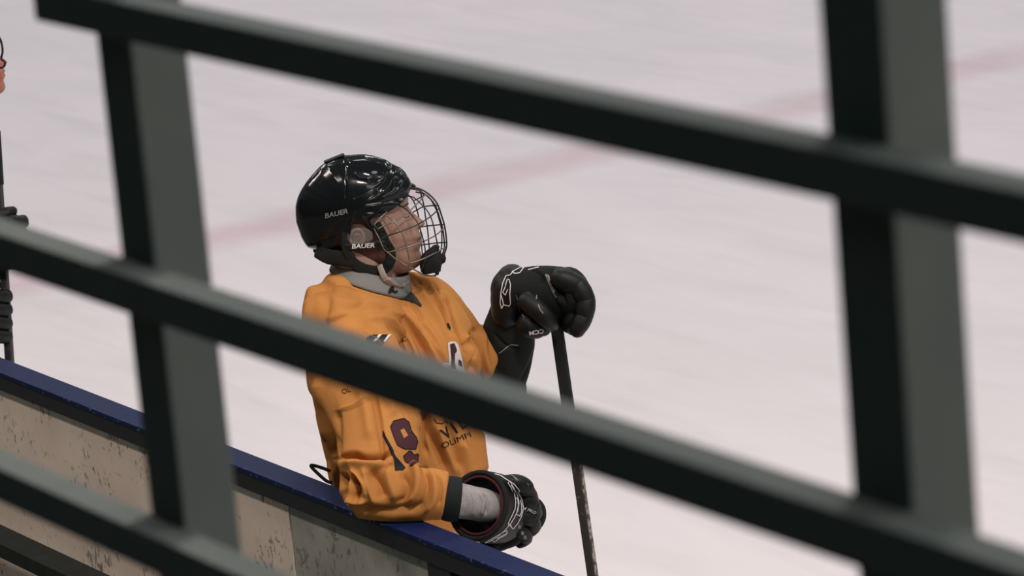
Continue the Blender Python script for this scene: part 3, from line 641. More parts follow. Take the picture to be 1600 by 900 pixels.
# the big moulded folds; picture coordinates of the fold, width, height in metres, sharp side
CR = [
 # collar to the far shoulder
 ([(655, 432), (672, 448), (690, 480), (708, 510)], 5, .007, 0), ([(668, 432), (685, 455), (704, 492), (722, 530)], 4, -.010, 0),
 ([(648, 440), (668, 470), (694, 510), (718, 560), (726, 590)], 6, .007, 1), ([(683, 445), (700, 480), (716, 520), (728, 552)], 4.5, .006, 0),
 ([(700, 484), (712, 512), (724, 545), (727, 575)], 5, -.013, 0), ([(726, 545), (738, 525), (744, 512)], 5, -.008, 0),
 ([(745, 516), (742, 545), (734, 575), (726, 600)], 4, -.013, -1), ([(752, 520), (756, 550), (766, 585)], 5, .006, 0), ([(738, 560), (748, 580), (756, 604)], 3.5, -.008, 0), ([(730, 520), (733, 545), (728, 570)], 6, .008, 0),
 # yoke over the near shoulder sweeping down the chest
 ([(545, 470), (590, 478), (630, 505), (652, 545), (668, 590)], 9, .007, 1), ([(560, 490), (600, 500), (628, 535), (640, 575)], 7, .006, 0),
 ([(575, 480), (612, 490), (644, 520), (664, 560), (674, 600)], 5, -.007, 0), ([(598, 474), (640, 500), (672, 545), (690, 590)], 6, .0055, 0),
 ([(620, 478), (650, 505), (676, 540), (695, 575)], 4.5, -.004, 0), ([(556, 505), (590, 520), (612, 550), (618, 580)], 6, -.006, 0), ([(540, 520), (572, 530), (592, 556), (600, 590)], 6, .005, 0),
 ([(497, 432), (510, 462), (505, 500), (498, 540)], 9, -.006, 0), ([(488, 440), (482, 480), (480, 530)], 6, .005, 0), ([(510, 445), (530, 455), (560, 460)], 7, -.004, 0),
 ([(658, 498), (685, 535), (705, 580)], 5, .004, 0), ([(640, 470), (655, 490), (660, 505)], 3, -.004, 0),
 ([(604, 486), (636, 500), (662, 528), (682, 566)], 2.6, .0035, 0), ([(612, 496), (640, 516), (660, 544), (672, 574)], 2.4, -.0035, 0), ([(592, 500), (622, 514), (642, 540), (652, 572)], 2.6, .0035, 0),
 ([(630, 492), (662, 518), (690, 556)], 2.4, .003, 0), ([(602, 510), (622, 528), (634, 556)], 2.4, -.003, 0), ([(570, 500), (600, 504), (620, 520), (632, 545)], 2.8, .0035, 0), ([(505, 500), (540, 492), (580, 494)], 6, .003, 0),
 ([(692, 452), (706, 486), (722, 530), (727, 565)], 4, -.009, 1), ([(684, 452), (700, 490), (714, 530), (722, 575)], 3, .006, 0), ([(660, 440), (676, 462), (692, 498), (702, 530)], 3, -.005, 0), ([(742, 524), (738, 555), (728, 590)], 3, -.008, 0),
 # upper sleeve below the rail
 ([(480, 610), (492, 650), (500, 700), (510, 740)], 6, -.008, 0), ([(497, 590), (500, 640), (512, 690)], 7, .006, 0), ([(524, 640), (526, 680), (522, 715)], 6, -.008, 0), 
 ([(600, 610), (618, 650)], 7, .004, 0), ([(584, 612), (592, 650), (598, 690), (604, 735)], 6, -.008, 1), ([(618, 615), (640, 650), (655, 680)], 5, -.005, 0), ([(560, 600), (572, 640), (580, 690)], 9, .005, 0),
 ([(660, 640), (667, 660), (664, 690), (668, 712)], 4, -.010, 0), 
 ([(528, 641), (560, 630), (580, 618)], 3, .003, 0),
 # elbow crease and lower sleeve
 ([(528, 718), (552, 712), (570, 717), (590, 717), (612, 709)], 5.0, -.022, -1), ([(534, 724), (560, 724), (590, 727), (615, 722)], 8, .008, 0),
 ([(534, 738), (530, 765), (536, 792)], 7, -.018, 0), ([(550, 742), (559, 765), (556, 786)], 7, -.016, 1), ([(546, 734), (566, 758), (572, 780)], 4, .006, 0), ([(538, 778), (556, 784), (574, 783)], 5, .009, 0), ([(566, 732), (572, 752), (582, 775), (590, 790)], 6, .007, 0),
 ([(580, 734), (592, 755), (600, 780)], 7, -.009, 0), ([(604, 735), (612, 760), (622, 782)], 8, .007, 0), ([(626, 735), (636, 755), (634, 775), (620, 788)], 7, -.008, 0), ([(640, 722), (652, 742), (650, 768), (638, 786)], 5, .008, 0),
 ([(660, 728), (668, 750), (665, 775), (652, 798)], 6, -.006, 0), ([(672, 735), (680, 757), (678, 782), (664, 802)], 4, .005, 0), ([(684, 742), (690, 765), (686, 790)], 3, -.004, 0),
 ([(556, 793), (590, 797), (630, 795), (660, 790)], 6, -.009, 0), 
 # belly cloth behind the sleeve
 ([(664, 640), (672, 680), (690, 715), (700, 740)], 6, -.008, 0), ([(680, 660), (694, 700), (712, 745)], 6, .007, 0), ([(700, 655), (712, 695), (722, 735)], 5, -.008, 0), ([(722, 690), (728, 715), (732, 745)], 5, .007, 0),
 ([(735, 660), (742, 700), (744, 740)], 6, -.006, 0), ([(750, 670), (755, 705), (757, 740)], 5, .005, 0), ([(712, 722), (716, 738), (718, 752)], 3, .004, 0),
]
creases(jme, CR)
# fine irregular cloth relief everywhere, back side too
co = get_co(jme); no = get_no(jme)
n1 = np.array([noise.noise(Vector((p[0]*9, p[1]*9, p[2]*5))) for p in co]); n2 = np.array([noise.noise(Vector((p[0]*22+5, p[1]*22, p[2]*12))) for p in co])
set_co(jme, co+no*(n1*.005+n2*.0026)[:, None])
# keep the sleeve off the boards
co = get_co(jme); zc = co[:, 2]; m_ = (co[:, 1] < YB1+.004) & (zc < 1.0715); co[m_, 2] = 1.0715; set_co(jme, co)
jersey = link('jersey', jme, M_orange, person, label='yellow orange hockey jersey with maroon number')
dg = bpy.context.evaluated_depsgraph_get()
bpy.context.view_layer.update()
T_jersey = BVHTree.FromObject(jersey, bpy.context.evaluated_depsgraph_get())

def project(me2d, tree, off):
    """lay a flat drawn shape (x, -y) on a surface along the line of sight and keep it there"""
    co = get_co(me2d); out = np.zeros_like(co); bad = []
    for i, c in enumerate(co):
        o = Vector((0, 0, H)); d = V(P(c[0], -c[1], 1)-np.array([0, 0, H])).normalized()
        hit, n, _, _ = tree.ray_cast(o, d)
        if hit is None or n.dot(d) > -.06: bad.append(i); continue
        out[i] = np.array(hit+n*off)
    set_co(me2d, out)
    if bad:
        bm = bmesh.new(); bm.from_mesh(me2d); bm.verts.ensure_lookup_table()
        bmesh.ops.delete(bm, geom=[bm.verts[i] for i in bad], context='VERTS'); bm.to_mesh(me2d); bm.free()
    # drop stretched faces over depth jumps
    bm = bmesh.new(); bm.from_mesh(me2d)
    bmesh.ops.delete(bm, geom=[e for e in bm.edges if e.calc_length() > .022], context='EDGES'); bm.to_mesh(me2d); bm.free()
    return me2d
def islands(name, me, m, parent, **k):
    """every separate printed piece becomes an object of its own"""
    bm = bmesh.new(); bm.from_mesh(me); bm.verts.ensure_lookup_table(); seen = set(); out = None
    for v0 in bm.verts:
        if v0.index in seen or not v0.link_faces: continue
        st_ = [v0]; comp = []; seen.add(v0.index)
        while st_:
            q = st_.pop(); comp.append(q)
            for e in q.link_edges:
                u = e.other_vert(q)
                if u.index not in seen: seen.add(u.index); st_.append(u)
        if len(comp) < 4: continue
        ix = {q.index: i for i, q in enumerate(comp)}; fs = {f for q in comp for f in q.link_faces}
        m2 = bpy.data.meshes.new(name); m2.from_pydata([tuple(q.co) for q in comp], [], [[ix[q.index] for q in f.verts] for f in fs]); m2.update()
        out = link(name, m2, m, parent, **k)
    bm.free(); return out
def decal(name, loops, m, tree, off=.0011, step=2.5, parent=None, **k):
    me = project(subdiv2d(fill2d(loops), step), tree, off); return islands(name, me, m, parent, **k)
def text2d(s, bold=0, shear=0):
    cu = bpy.data.curves.new('t', 'FONT'); cu.body = s; cu.size = 1; cu.offset = bold; cu.shear = shear; cu.align_x = 'CENTER'; cu.align_y = 'CENTER'; cu.resolution_u = 3
    o = bpy.data.objects.new('t', cu); COL.objects.link(o)
    me = bpy.data.meshes.new_from_object(o.evaluated_get(bpy.context.evaluated_depsgraph_get())); bpy.data.objects.remove(o)
    return me
def lettering(name, s, x, y, size, rot, m, tree, off=.0012, wide=1.0, bold=0, shear=0, step=1.6, parent=None, **k):
    me = text2d(s, bold, shear); co = get_co(me); a = math.radians(rot)
    X = co[:, 0]*size*wide; Y = co[:, 1]*size
    co[:, 0] = x+X*math.cos(a)+Y*math.sin(a); co[:, 1] = -(y+X*math.sin(a)-Y*math.cos(a)); co[:, 2] = 0
    set_co(me, co); return islands(name, project(subdiv2d(me, step), tree, off), m, parent, **k)
def strokes(name, lines, wd, m, tree, off=.0012, parent=None, closed=False, **k):
    """thin printed lines"""
    v = []; f = []
    for pts in lines:
        dens = []
        for i in range(len(pts)-1):
            n = max(1, int(math.dist(pts[i], pts[i+1])/1.5))
            dens += [tuple(np.array(pts[i])*(1-t/n)+np.array(pts[i+1])*t/n) for t in range(n)]
        dens.append(tuple(pts[-1])); b = len(v)
        for i, p in enumerate(dens):
            q0, q1 = dens[max(i-1, 0)], dens[min(i+1, len(dens)-1)]; dx, dy = q1[0]-q0[0], q1[1]-q0[1]; l = math.hypot(dx, dy)+1e-9
            v += [(p[0]-dy/l*wd/2, -(p[1]+dx/l*wd/2), 0), (p[0]+dy/l*wd/2, -(p[1]-dx/l*wd/2), 0)]
        f += [(b+2*i, b+2*i+1, b+2*i+3, b+2*i+2) for i in range(len(dens)-1)]
    me = bpy.data.meshes.new('s'); me.from_pydata(v, [], f); return islands(name, project(me, tree, off), m, parent, **k)

# numbers, crest and lettering on the jersey
decal('sleeve_number', [[(610,667),(615,658),(630,654),(639,660),(642,673),(650,684),(652,691),(649,702),(641,702),(632,702),(621,696),(615,682)], [(625,672),(631,669),(638,680),(631,685)][::-1]], M_maroon, T_jersey, parent=jersey, label='maroon sleeve number nine')
decal('sleeve_number', [[(630,713),(639,704.5),(642,705),(646,711),(652,709),(655,716),(652,722),(643,728),(633,721)]], M_maroon, T_jersey, parent=jersey)
decal('sleeve_number', [[(599,671),(604,684),(614,702),(618,713),(626,722),(634,731),(630,735),(617,736),(615,718),(606,698),(598,680)]], M_darktwill, T_jersey, parent=jersey, label='dark sleeve number one')
for ln in ([(610,667),(615,658),(630,654),(639,660),(642,673),(650,684),(652,691),(649,702),(641,702),(632,702),(621,696),(615,682),(610,667)], [(630,713),(639,704.5),(642,705),(646,711),(652,709),(655,716),(652,722),(643,728),(633,721),(630,713)]):
    strokes('number_edge', [ln], 1.4, M_darktwill, T_jersey, .0016, parent=jersey)
decal('shoulder_patch', [[(573,528),(580,523),(611,523),(607,529),(596,540),(570,545)]], M_darktwill, T_jersey, parent=jersey, label='dark shoulder patch with light bars')
decal('shoulder_patch', [[(592,523),(597,523),(587,534),(582,534)]], M_white, T_jersey, .0020, parent=jersey)
decal('shoulder_patch', [[(606,523.5),(611,523),(602,535),(599,535)]], M_white, T_jersey, .0020, parent=jersey)
decal('crest', [[(700,536),(704,533),(712,534),(716,540),(721,556),(725,574),(727,585),(700,590),(690,570),(694,566),(702,567),(700,545)]], M_white, T_jersey, parent=jersey, label='maroon and white chest crest')
decal('crest', [[(703,538),(710,536),(714,548),(711,552),(710,566),(712,578),(704,575),(704,560)]], M_maroon, T_jersey, .0020, parent=jersey)
decal('crest', [[(716,561),(721,564),(723,574),(716,570)]], M_maroon, T_jersey, .0020, parent=jersey)
decal('crest', [[(698,505),(701,505),(704,512),(703,517),(699,511)]], M_darktwill, T_jersey, parent=jersey)
lettering('chest_lettering', 'V I L', 709, 670, 25, -33, M_darktwill, T_jersey, wide=.85, bold=.03, parent=jersey)
lettering('chest_lettering', 'OLIMPI', 713, 688, 12.5, -23, M_darktwill, T_jersey, wide=1.3, parent=jersey)
strokes('chest_lettering', [[(678,654),(682,661),(690,662),(696,658)], [(694,652),(698,660),(706,660)]], 1.4, M_darktwill, T_jersey, parent=jersey)
strokes('back_strip', [[(475,560),(477,600),(482,640),(491,680),(499,710),(508,740)]], 7, M_darktwill, T_jersey, parent=jersey)
lettering('back_lettering', 'OL', 541, 611, 11, -20, M_darktwill, T_jersey, parent=jersey)
strokes('seam', [[(525,641),(540,641),(560,634),(582,620)]], 1.0, M_socks, T_jersey, .0010, parent=jersey)
# ---------------------------------------------------------------- collar: neck guard, jersey neck band, shade painted into the V neck
def ring3(pts, s=1): return [HD(*p) for p in pts]
gt = [(524,407,-8),(545,412,-38),(575,421,-47),(605,427,-42),(628,430,-22),(638,430,0),(628,424,24),(600,420,42),(560,410,44),(535,404,22)]
gb = [(516,420,-10),(538,432,-50),(572,444,-62),(602,453,-57),(628,464,-30),(642,456,0),(634,446,34),(600,440,56),(560,428,54),(527,417,26)]
def band(name, top, bot, m, parent, thick=.003, **k):
    t_ = catmull(top, 6, True); b_ = catmull(bot, 6, True); n = len(t_); v = []; f = []; R = 7
    for j in range(R):
        u = j/(R-1)
        for i in range(n):
            p = t_[i]*(1-u)+b_[i]*u; v.append(HD(p[0], p[1], p[2]*(1+.04*math.sin(math.pi*u))))
    for j in range(R-1):
        for i in range(n): f.append((j*n+i, j*n+(i+1) % n, (j+1)*n+(i+1) % n, (j+1)*n+i))
    mb = MB(); mb.add(v, f); o = mb.build(name, m, parent, **k); s_ = o.modifiers.new('t', 'SOLIDIFY'); s_.thickness = thick; s_.offset = 0; return o
guard = band('neck_guard', gt, gb, M_guard, person, .004, label='grey cloth neck guard with a small black emblem')
T_guard = BVHTree.FromObject(guard, bpy.context.evaluated_depsgraph_get())
decal('emblem', [[(606,459),(606,455),(608,450),(611,447),(614,447),(615,450),(614,453),(617,455),(620,453),(620,457),(616,458),(611,456),(610,458)]], M_darktwill, T_guard, .003, 2, parent=guard)
band('collar', [(p[0]-(1 if p[0] < 560 else -2), p[1]+2, p[2]*1.06) for p in gb], [(517,428,-14),(532,442,-58),(570,456,-70),(604,466,-64),(634,480,-34),(656,476,0),(646,450,38),(602,438,62),(560,432,60),(526,424,30)], M_orange, jersey, .004)
decal('neckline_shade', [[(624,455),(632,451),(644,459),(652,468),(659,479),(657,481),(648,474),(636,471),(626,468)]], M_black, T_jersey, .0035, 2, parent=jersey)  # black patch painted for the shadow inside the neckline
def cord(name, pts, r, m, parent, **k):
    mb = MB(); mb.add(*wire(pts, r)); return mb.build(name, m, parent, **k)
# lace ends behind the back
tie = MB(); tie.add(*sweep([P(*p) for p in catmull([(516,736,9.36),(503,731,9.36),(488,727,9.37),(487,730,9.37),(499,742,9.36),(511,752,9.35),(519,754,9.35)], 5)], [.0042]*31, [.0014]*31, nr=8)); tie.build('tie_strap', M_darktwill, person)
# ---------------------------------------------------------------- near arm: pad edge, undershirt sleeve
mb = MB(); mb.add(*limb([(684, 776, 8.865, 29, 25), (696, 778, 8.865, 35, 31), (708, 780, 8.868, 36, 32), (717, 781, 8.87, 35, 31)], 5, nr=36, cap=False)); o = mb.build('elbow_pad_cuff', M_pad, person)
mb = MB(); mb.add(*limb([(690, 779, 8.86, 29, 26), (720, 783, 8.865, 28, 26), (742, 787, 8.87, 26.5, 24), (752, 789, 8.873, 27, 24), (772, 793, 8.88, 24, 22)], 6, nr=36)); ume = remesh(mb, .003, 2)
creases(ume, [([(735, 765), (742, 785), (738, 808)], 3, .002), ([(748, 768), (756, 785), (752, 806)], 3, .003), ([(756, 772), (762, 788), (758, 804)], 2.5, -.003), ([(722, 768), (728, 790), (722, 806)], 5, -.0015)])
link('undershirt_sleeve', ume, M_under, person)
# ---------------------------------------------------------------- gloves
def glove(label): 
    g = bpy.data.objects.new('glove', None); COL.objects.link(g); g.parent = person; g.matrix_parent_inverse = Matrix.Translation(-person.location); g['label'] = label
    return g
g1 = glove('black hockey glove hanging over the boards with white outlined print')
def cone(path, **k): return limb(path, 6, nr=44, **k)
# cuff: a flared open tube whose mouth faces left and towards the stands
CUF = [(748, 790, 8.865, 52, 50), (764, 793, 8.905, 53, 50), (780, 796, 8.945, 51, 47), (796, 799, 8.98, 46, 40), (806, 801, 9.005, 40, 34)]
mb = MB(); mb.add(*limb(CUF, 6, nr=56, cap=False, sup=2.15)); me_ = mb.mesh(); bm = bmesh.new(); bm.from_mesh(me_)
bmesh.ops.delete(bm, geom=[f for f in bm.faces if len(f.verts) > 4], context='FACES_ONLY'); bmesh.ops.recalc_face_normals(bm, faces=bm.faces[:]); bm.to_mesh(me_); bm.free(); o = link('cuff', me_, M_glove, g1)
s_ = o.modifiers.new('t', 'SOLIDIFY'); s_.thickness = .008; s_.offset = 0; bv = o.modifiers.new('b', 'BEVEL'); bv.width = .003; bv.segments = 2
cax = P(*CUF[1][:3])-P(*CUF[0][:3]); cax /= np.linalg.norm(cax)
def rimring(c, ax, rv, rd, rad, n=56):
    """closed cord around the mouth of the cuff"""
    b = FW-ax*np.dot(FW, ax); b /= np.linalg.norm(b); a = np.cross(ax, b)
    return sweep([c+a*rv*math.cos(t)+b*rd*math.sin(t) for t in np.linspace(0, 2*math.pi, n, endpoint=False)], [rad]*n, [rad]*n, nr=10, closed=True)
k_ = 8.87/FPX; c_ = P(*CUF[0][:3])
mb = MB(); mb.add(*rimring(c_-cax*.001, cax, 52*k_, 50*k_, .0062)); mb.build('cuff_edge', M_foam, g1)
mb = MB(); mb.add(*rimring(c_-cax*.003, cax, 45.5*k_, 44*k_, .0034)); mb.build('cuff_lining', M_redband, g1, label='dark red cuff lining')
mb = MB()
mb.add(*limb([(792, 799, 8.97, 40, 34), (804, 801, 8.97, 46, 36), (818, 803, 8.98, 42, 34), (828, 805, 8.99, 30, 26)], 5, nr=32))
mb.add(*ellip(802, 760, 8.94, 24, 17, 28, 20)); mb.add(*ellip(802, 838, 8.97, 30, 15, 28, -32)); mb.add(*ellip(788, 850, 8.97, 22, 9, 24, -25)); mb.add(*ellip(772, 848, 8.96, 26, 13, 24, -18))
hm = remesh(mb, .003, 3)
creases(hm, [([(790, 742), (800, 752), (806, 765)], 2.5, -.003), ([(808, 748), (806, 758), (812, 770)], 2, -.003), ([(800, 815), (815, 812), (828, 806)], 2, -.003), ([(795, 832), (815, 826), (835, 815)], 2, -.003), ([(812, 775), (818, 795), (814, 818)], 3, -.003)])
palm = link('hand_shell', hm, M_glove2, g1)
for i, pth in enumerate([[(812, 765, 8.90, 12, 12), (826, 768, 8.915, 11, 12), (832, 780, 8.94, 10, 11), (826, 792, 8.97, 9, 10)], [(816, 784, 8.905, 13, 12), (831, 788, 8.92, 12, 12), (837, 802, 8.95, 11, 11), (828, 814, 8.98, 9, 10)],
                         [(814, 806, 8.915, 13, 12), (830, 811, 8.93, 12, 12), (835, 823, 8.955, 11, 11), (826, 832, 8.985, 9, 10)], [(808, 826, 8.925, 12, 12), (820, 833, 8.945, 11.5, 12), (822, 842, 8.97, 10, 10), (812, 848, 8.99, 9, 9)]]):
    for a, b in ((0, 1), (1, 2), (2, 3)):
        p, q = pth[a], pth[b]; mb = MB(); mm = tuple((p[j]+q[j])/2 for j in range(5))
        mb.add(*limb([tuple(p[j]*.9+q[j]*.1 for j in range(5)), (mm[0], mm[1], mm[2], mm[3]*1.06, mm[4]*1.06), tuple(p[j]*.1+q[j]*.9 for j in range(5))], 4, nr=20, sup=2.4)); mb.build('finger_roll', M_glove, g1)
mb = MB(); mb.add(*limb([(790, 756, 8.865, 14, 14), (808, 755, 8.86, 14, 14), (822, 760, 8.87, 12, 12), (830, 766, 8.88, 6, 9)], 5, nr=24, sup=2.3)); mb.build('thumb', M_glove, g1)
bpy.context.view_layer.update()
def tree_of(objs):
    bv = []; v = []; f = []
    dg = bpy.context.evaluated_depsgraph_get()
    for o in objs:
        me = o.evaluated_get(dg).to_mesh(); n = len(v); mw = o.matrix_world
        v += [mw @ p.co for p in me.vertices]; f += [tuple(i+n for i in p.vertices) for p in me.polygons]
    return BVHTree.FromPolygons(v, f)
T_g1 = tree_of([o for o in g1.children])
G1 = [[(773,741),(783,744),(793,750),(797,752),(803,762),(808,775),(810,786),(808,798),(803,808),(797,818),(788,828),(777,838),(765,845),(755,849)],
      [(797,752),(794,754),(799,762),(803,772),(805,784),(804,795),(798,808),(793,818),(801,826),(808,818),(814,806),(817,794),(815,782),(809,770),(812,766),(803,756),(797,752)],
      [(793,818),(797,819),(799,825)], [(804,778),(808,779),(809,790),(806,803),(811,806),(814,800),(814,789),(812,781)], [(799,758),(806,768),(803,762)],
      [(755,849),(768,841),(780,834),(792,828),(790,835),(780,840),(772,846),(768,842)], [(776,841),(786,835),(793,832)]]
strokes('glove_print', G1, 1.25, M_white, T_g1, .0016, parent=g1)
strokes('glove_print', [[(801,744),(808,749)], [(803,746),(809,751)], [(799,743),(806,747)], [(823,755),(826,758)]], .9, M_greyprint, T_g1, .0016, parent=g1)
lettering('glove_print', '4 PRO', 827, 797.5, 7.5, 24, M_white, T_g1, .0016, bold=.03, shear=.3, parent=g1)
for (x, y) in ((811, 823), (816, 833), (820, 839)): decal('glove_print', [[(x-2,y-3),(x+2,y-2),(x+2,y+3),(x-2,y+2)]], M_greyprint, T_g1, .0014, parent=g1)

# the far glove closed over the end of the stick
g2 = glove('black hockey glove resting on top of the stick with white outlined print')
DG = 9.61
mb = MB(); mb.add(*limb([(766+26, 490, 9.62, 24, 34), (793, 466, 9.62, 27, 42), (797, 450, 9.62, 27, 44), (800, 436, 9.62, 24, 38)], 5, nr=36, sup=2.2)); mb.add(*ellip(800, 452, 9.62, 34, 36, 42, 15)); cm = remesh(mb, .0034, 3)
cuff2 = link('cuff', cm, M_glove, g2)
mb = MB(); mb.add(*limb([(810, 455, 9.60, 36, 38), (838, 455, 9.60, 40, 40), (868, 458, 9.60, 42, 42), (890, 462, 9.60, 36, 40)], 5, nr=32)); mb.add(*ellip(842, 492, 9.58, 26, 22, 26, -15)); mb.add(*ellip(850, 435, 9.60, 32, 20, 36, 2)); mb.add(*ellip(893, 462, 9.61, 32, 46, 62, -12)); mb.add(*ellip(893, 496, 9.61, 15, 26, 50, 18)); hm = remesh(mb, .0032, 3)
creases(hm, [([(808, 461), (812, 480), (822, 498)], 2.5, -.004), ([(838, 462), (840, 478), (848, 490)], 3, .004), ([(826, 418), (845, 430), (850, 445)], 2.5, -.003), ([(853, 428), (866, 450), (878, 478)], 3, .004), ([(862, 418), (874, 445), (884, 478)], 2.5, -.004)])
link('hand_shell', hm, M_glove2, g2)
for i in range(4):
    d = -.085+i*.056; sx = (2, 0, -1, -4)[i]; sy = (3, 0, 0, 3)[i]
    pth = [(872+sx, 432+sy, DG+d, 17, 17), (900+sx, 442+sy, DG+d, 16.5, 17), (914+sx, 466+sy, DG+d, 15.5, 16.5), (911+sx, 492+sy, DG+d, 14.5, 16), (899+sx, 515+sy-i*1.2, DG+d, 12, 15)]
    for a in range(4):
        p, q = pth[a], pth[a+1]; mb = MB(); mm = tuple((p[j]+q[j])/2 for j in range(5))
        mb.add(*limb([tuple(p[j]*.9+q[j]*.1 for j in range(5)), (mm[0], mm[1], mm[2], mm[3]*1.07, mm[4]*1.05), tuple(p[j]*.1+q[j]*.9 for j in range(5))], 4, nr=20, sup=2.4)); mb.build('finger_roll', M_glove, g2)
mb = MB(); mb.add(*limb([(824, 470, 9.54, 16, 15), (842, 486, 9.525, 16, 15), (856, 500, 9.53, 14, 13), (864, 508, 9.55, 9, 10)], 5, nr=24, sup=2.3)); mb.build('thumb', M_glove, g2)
mb = MB(); mb.add(*limb([(826, 508, 9.57, 20, 24), (838, 512, 9.57, 18, 22), (848, 512, 9.57, 14, 18)], 5, nr=24, sup=2.3)); mb.build('palm_roll', M_glove, g2)
bpy.context.view_layer.update()
T_g2 = tree_of([o for o in g2.children])
G2 = [[(820,417),(811,419),(802,424),(797,430),(791,431),(786,443),(783,459),(782,473),(784,482),(787,476),(796,478),(798,474),(797,460),(798,445),(796,437),(793,437),(790,448),(786,457),(790,461),(794,452)], [(820,417),(812,427),(804,428),(800,424)], [(825,422),(842,418)], [(783,459),(786,470),(787,476)]]
strokes('glove_print', G2, 1.25, M_white, T_g2, .0018, parent=g2)
strokes('glove_print', [[(853,429),(858,441),(864,455),(870,465)], [(856,430),(862,445),(867,456)]], 2.0, M_greyprint, T_g2, .0018, parent=g2)
strokes('glove_print', [[(838,462),(838,468)], [(841,476),(844,484),(849,490)], [(807,461),(808,475),(813,488),(820,497)]], 1.5, M_greyprint, T_g2, .0018, parent=g2)
lettering('glove_print', 'CCM', 838, 518.5, 8.5, 171, M_white, T_g2, .0018, wide=1.25, bold=.02, parent=g2)
# far forearm: elbow pad
mb = MB(); mb.add(*limb([(768, 560, 9.71, 36, 38), (782, 590, 9.72, 38, 36), (797, 612, 9.73, 27, 30), (797, 640, 9.73, 20, 24)], 5, nr=32)); mb.add(*limb([(797, 600, 9.72, 25, 30), (796, 560, 9.70, 38, 38), (794, 525, 9.68, 42, 40), (798, 495, 9.65, 36, 36)], 5, nr=32)); pm = remesh(mb, .0036, 4)
creases(pm, [([(770, 520), (790, 540), (815, 545)], 3, -.003), ([(812, 600), (826, 575), (838, 545)], 3, -.003)])
ep = link('elbow_pad', pm, M_pad, person, label='black elbow pad'); bpy.context.view_layer.update(); T_ep = BVHTree.FromObject(ep, bpy.context.evaluated_depsgraph_get())
strokes('pad_piping', [[(780,552),(798,538),(809,539)]], 1.6, M_greyprint, T_ep, .0018, parent=ep)
strokes('pad_piping', [[(760,540),(763,552),(766,562)]], 2.6, M_greyprint, T_ep, .0014, parent=ep)
# lettering on the helmet
T_h = BVHTree.FromObject(helmet, bpy.context.evaluated_depsgraph_get())
lettering('helmet_lettering', 'BAUER', 525, 334, 10.5, -13, M_greyprint, T_h, .0016, wide=1.15, bold=.02, shear=.2, parent=helmet)
T_bar = tree_of([o for o in helmet.children if o.name.startswith('ear_bar')])
lettering('ear_lettering', 'BAUER', 567, 384.5, 9.5, -3, M_white, T_bar, .0012, wide=1.25, bold=.02, shear=.15, parent=helmet)

# ---------------------------------------------------------------- shorts, socks, skates (behind the boards)
mb = MB(); mb.add(*limb([(658, 896, 9.57, 92, 110), (662, 925, 9.57, 98, 116), (666, 955, 9.57, 98, 114)], 4, nr=32))
for q in LEGS: mb.add(*wlimb([(q[0][0], q[0][1], .76, .118, .12), (q[0][0]*.6+q[1][0]*.4, q[0][1], .68, .125, .13), (q[1][0]*.85+q[0][0]*.15, q[1][1], .50, .115, .12)]))
link('shorts', remesh(mb, .008, 5), M_black, person)
for q in LEGS:
    mb = MB(); mb.add(*wlimb([(q[1][0], q[1][1], .52, .080, .082), (q[2][0], q[2][1], .32, .078, .080), (q[3][0], q[3][1], .17, .055, .06)])); mb.build('sock', M_socks, person)
    x, y = q[3][0], q[3][1]
    sk = MB(); d_ = np.array([math.sin(AZ), math.cos(AZ), 0]); c0 = np.array([x, y, 0])
    sk.add(*sweep([c0+np.array([0, 0, z]) for z in (.23, .18, .13, .09)], [.052, .048, .046, .044], [.055, .052, .052, .05], nr=20, ref=np.array([0., 1, 0])))
    sk.add(*sweep([c0+d_*t+np.array([0, 0, z]) for t, z in ((-.09, .095), (-.02, .10), (.06, .09), (.13, .078), (.18, .07))], [.036, .040, .042, .042, .030], [.05, .055, .045, .035, .022], nr=20, ref=U_))
    bt = link('skate', remesh(sk, .004, 2), M_glove, person)
    hb = MB(); p_ = np.array([-d_[1], d_[0], 0])
    for t in (-.06, .12): hb.add(*sweep([c0+d_*t+np.array([0, 0, z]) for z in (.06, .026)], [.03, .035], [.012, .006], nr=12, ref=p_, cap=False))
    hb.build('blade_holder', M_white, bt)
    bl = MB(); bl.add(*sweep([c0+d_*t+np.array([0, 0, z]) for t, z in ((-.13, .018), (-.10, .015), (.14, .015), (.18, .020))], [.0018]*4, [.014]*4, nr=8, ref=U_, sup=5, cap=False)); bl.build('blade', M_steel, bt)

# ---------------------------------------------------------------- hockey stick held under the glove
P0, P1 = P(862, 474, 9.615), P(868, 505, 9.615)
S0 = P(870, 512, 9.615); S1 = P(926, 903, 9.60); dv = (S1-S0)/np.linalg.norm(S1-S0)
tz = (S0[2]-.06)/-dv[2]; SE = S0+dv*tz
st = empty('hockey_stick', tuple((SE+np.array([0, 0, -.06]))), 'black hockey stick held upright under the far glove of the leaning player', 'hockey stick')
def shaft(a, b, w, d, m, name, parent, ref=FW, off=0.0, **k):
    mb = MB(); t = b-a; t /= np.linalg.norm(t); r = ref-t*np.dot(ref, t); r /= np.linalg.norm(r); s_ = np.cross(t, r)
    mb.add(*sweep([a+s_*off, (a+b)/2+s_*off, b+s_*off], [w/2]*3, [d/2]*3, ref=ref, nr=28, sup=7, cap=False)); o = mb.build(name, m, parent, smooth=False, **k); return o
a_ = S0-dv*.055
RT = FW*math.cos(.35)+IX*math.sin(.35)
shaft(a_, S0+dv*.30, .029, .021, M_tape, 'grip', st, ref=RT)
shaft(S0+dv*.30, SE, .0225, .020, M_stick, 'shaft', st, ref=RT, label='worn black shaft')
shaft(S0+dv*.02, SE-dv*.1, .0035, .0185, M_stickedge, 'shaft_edge', st, ref=RT, off=.0118, label='chipped pale edge of the shaft')
bd = R_*.9+F_*-.3; bd /= np.linalg.norm(bd)
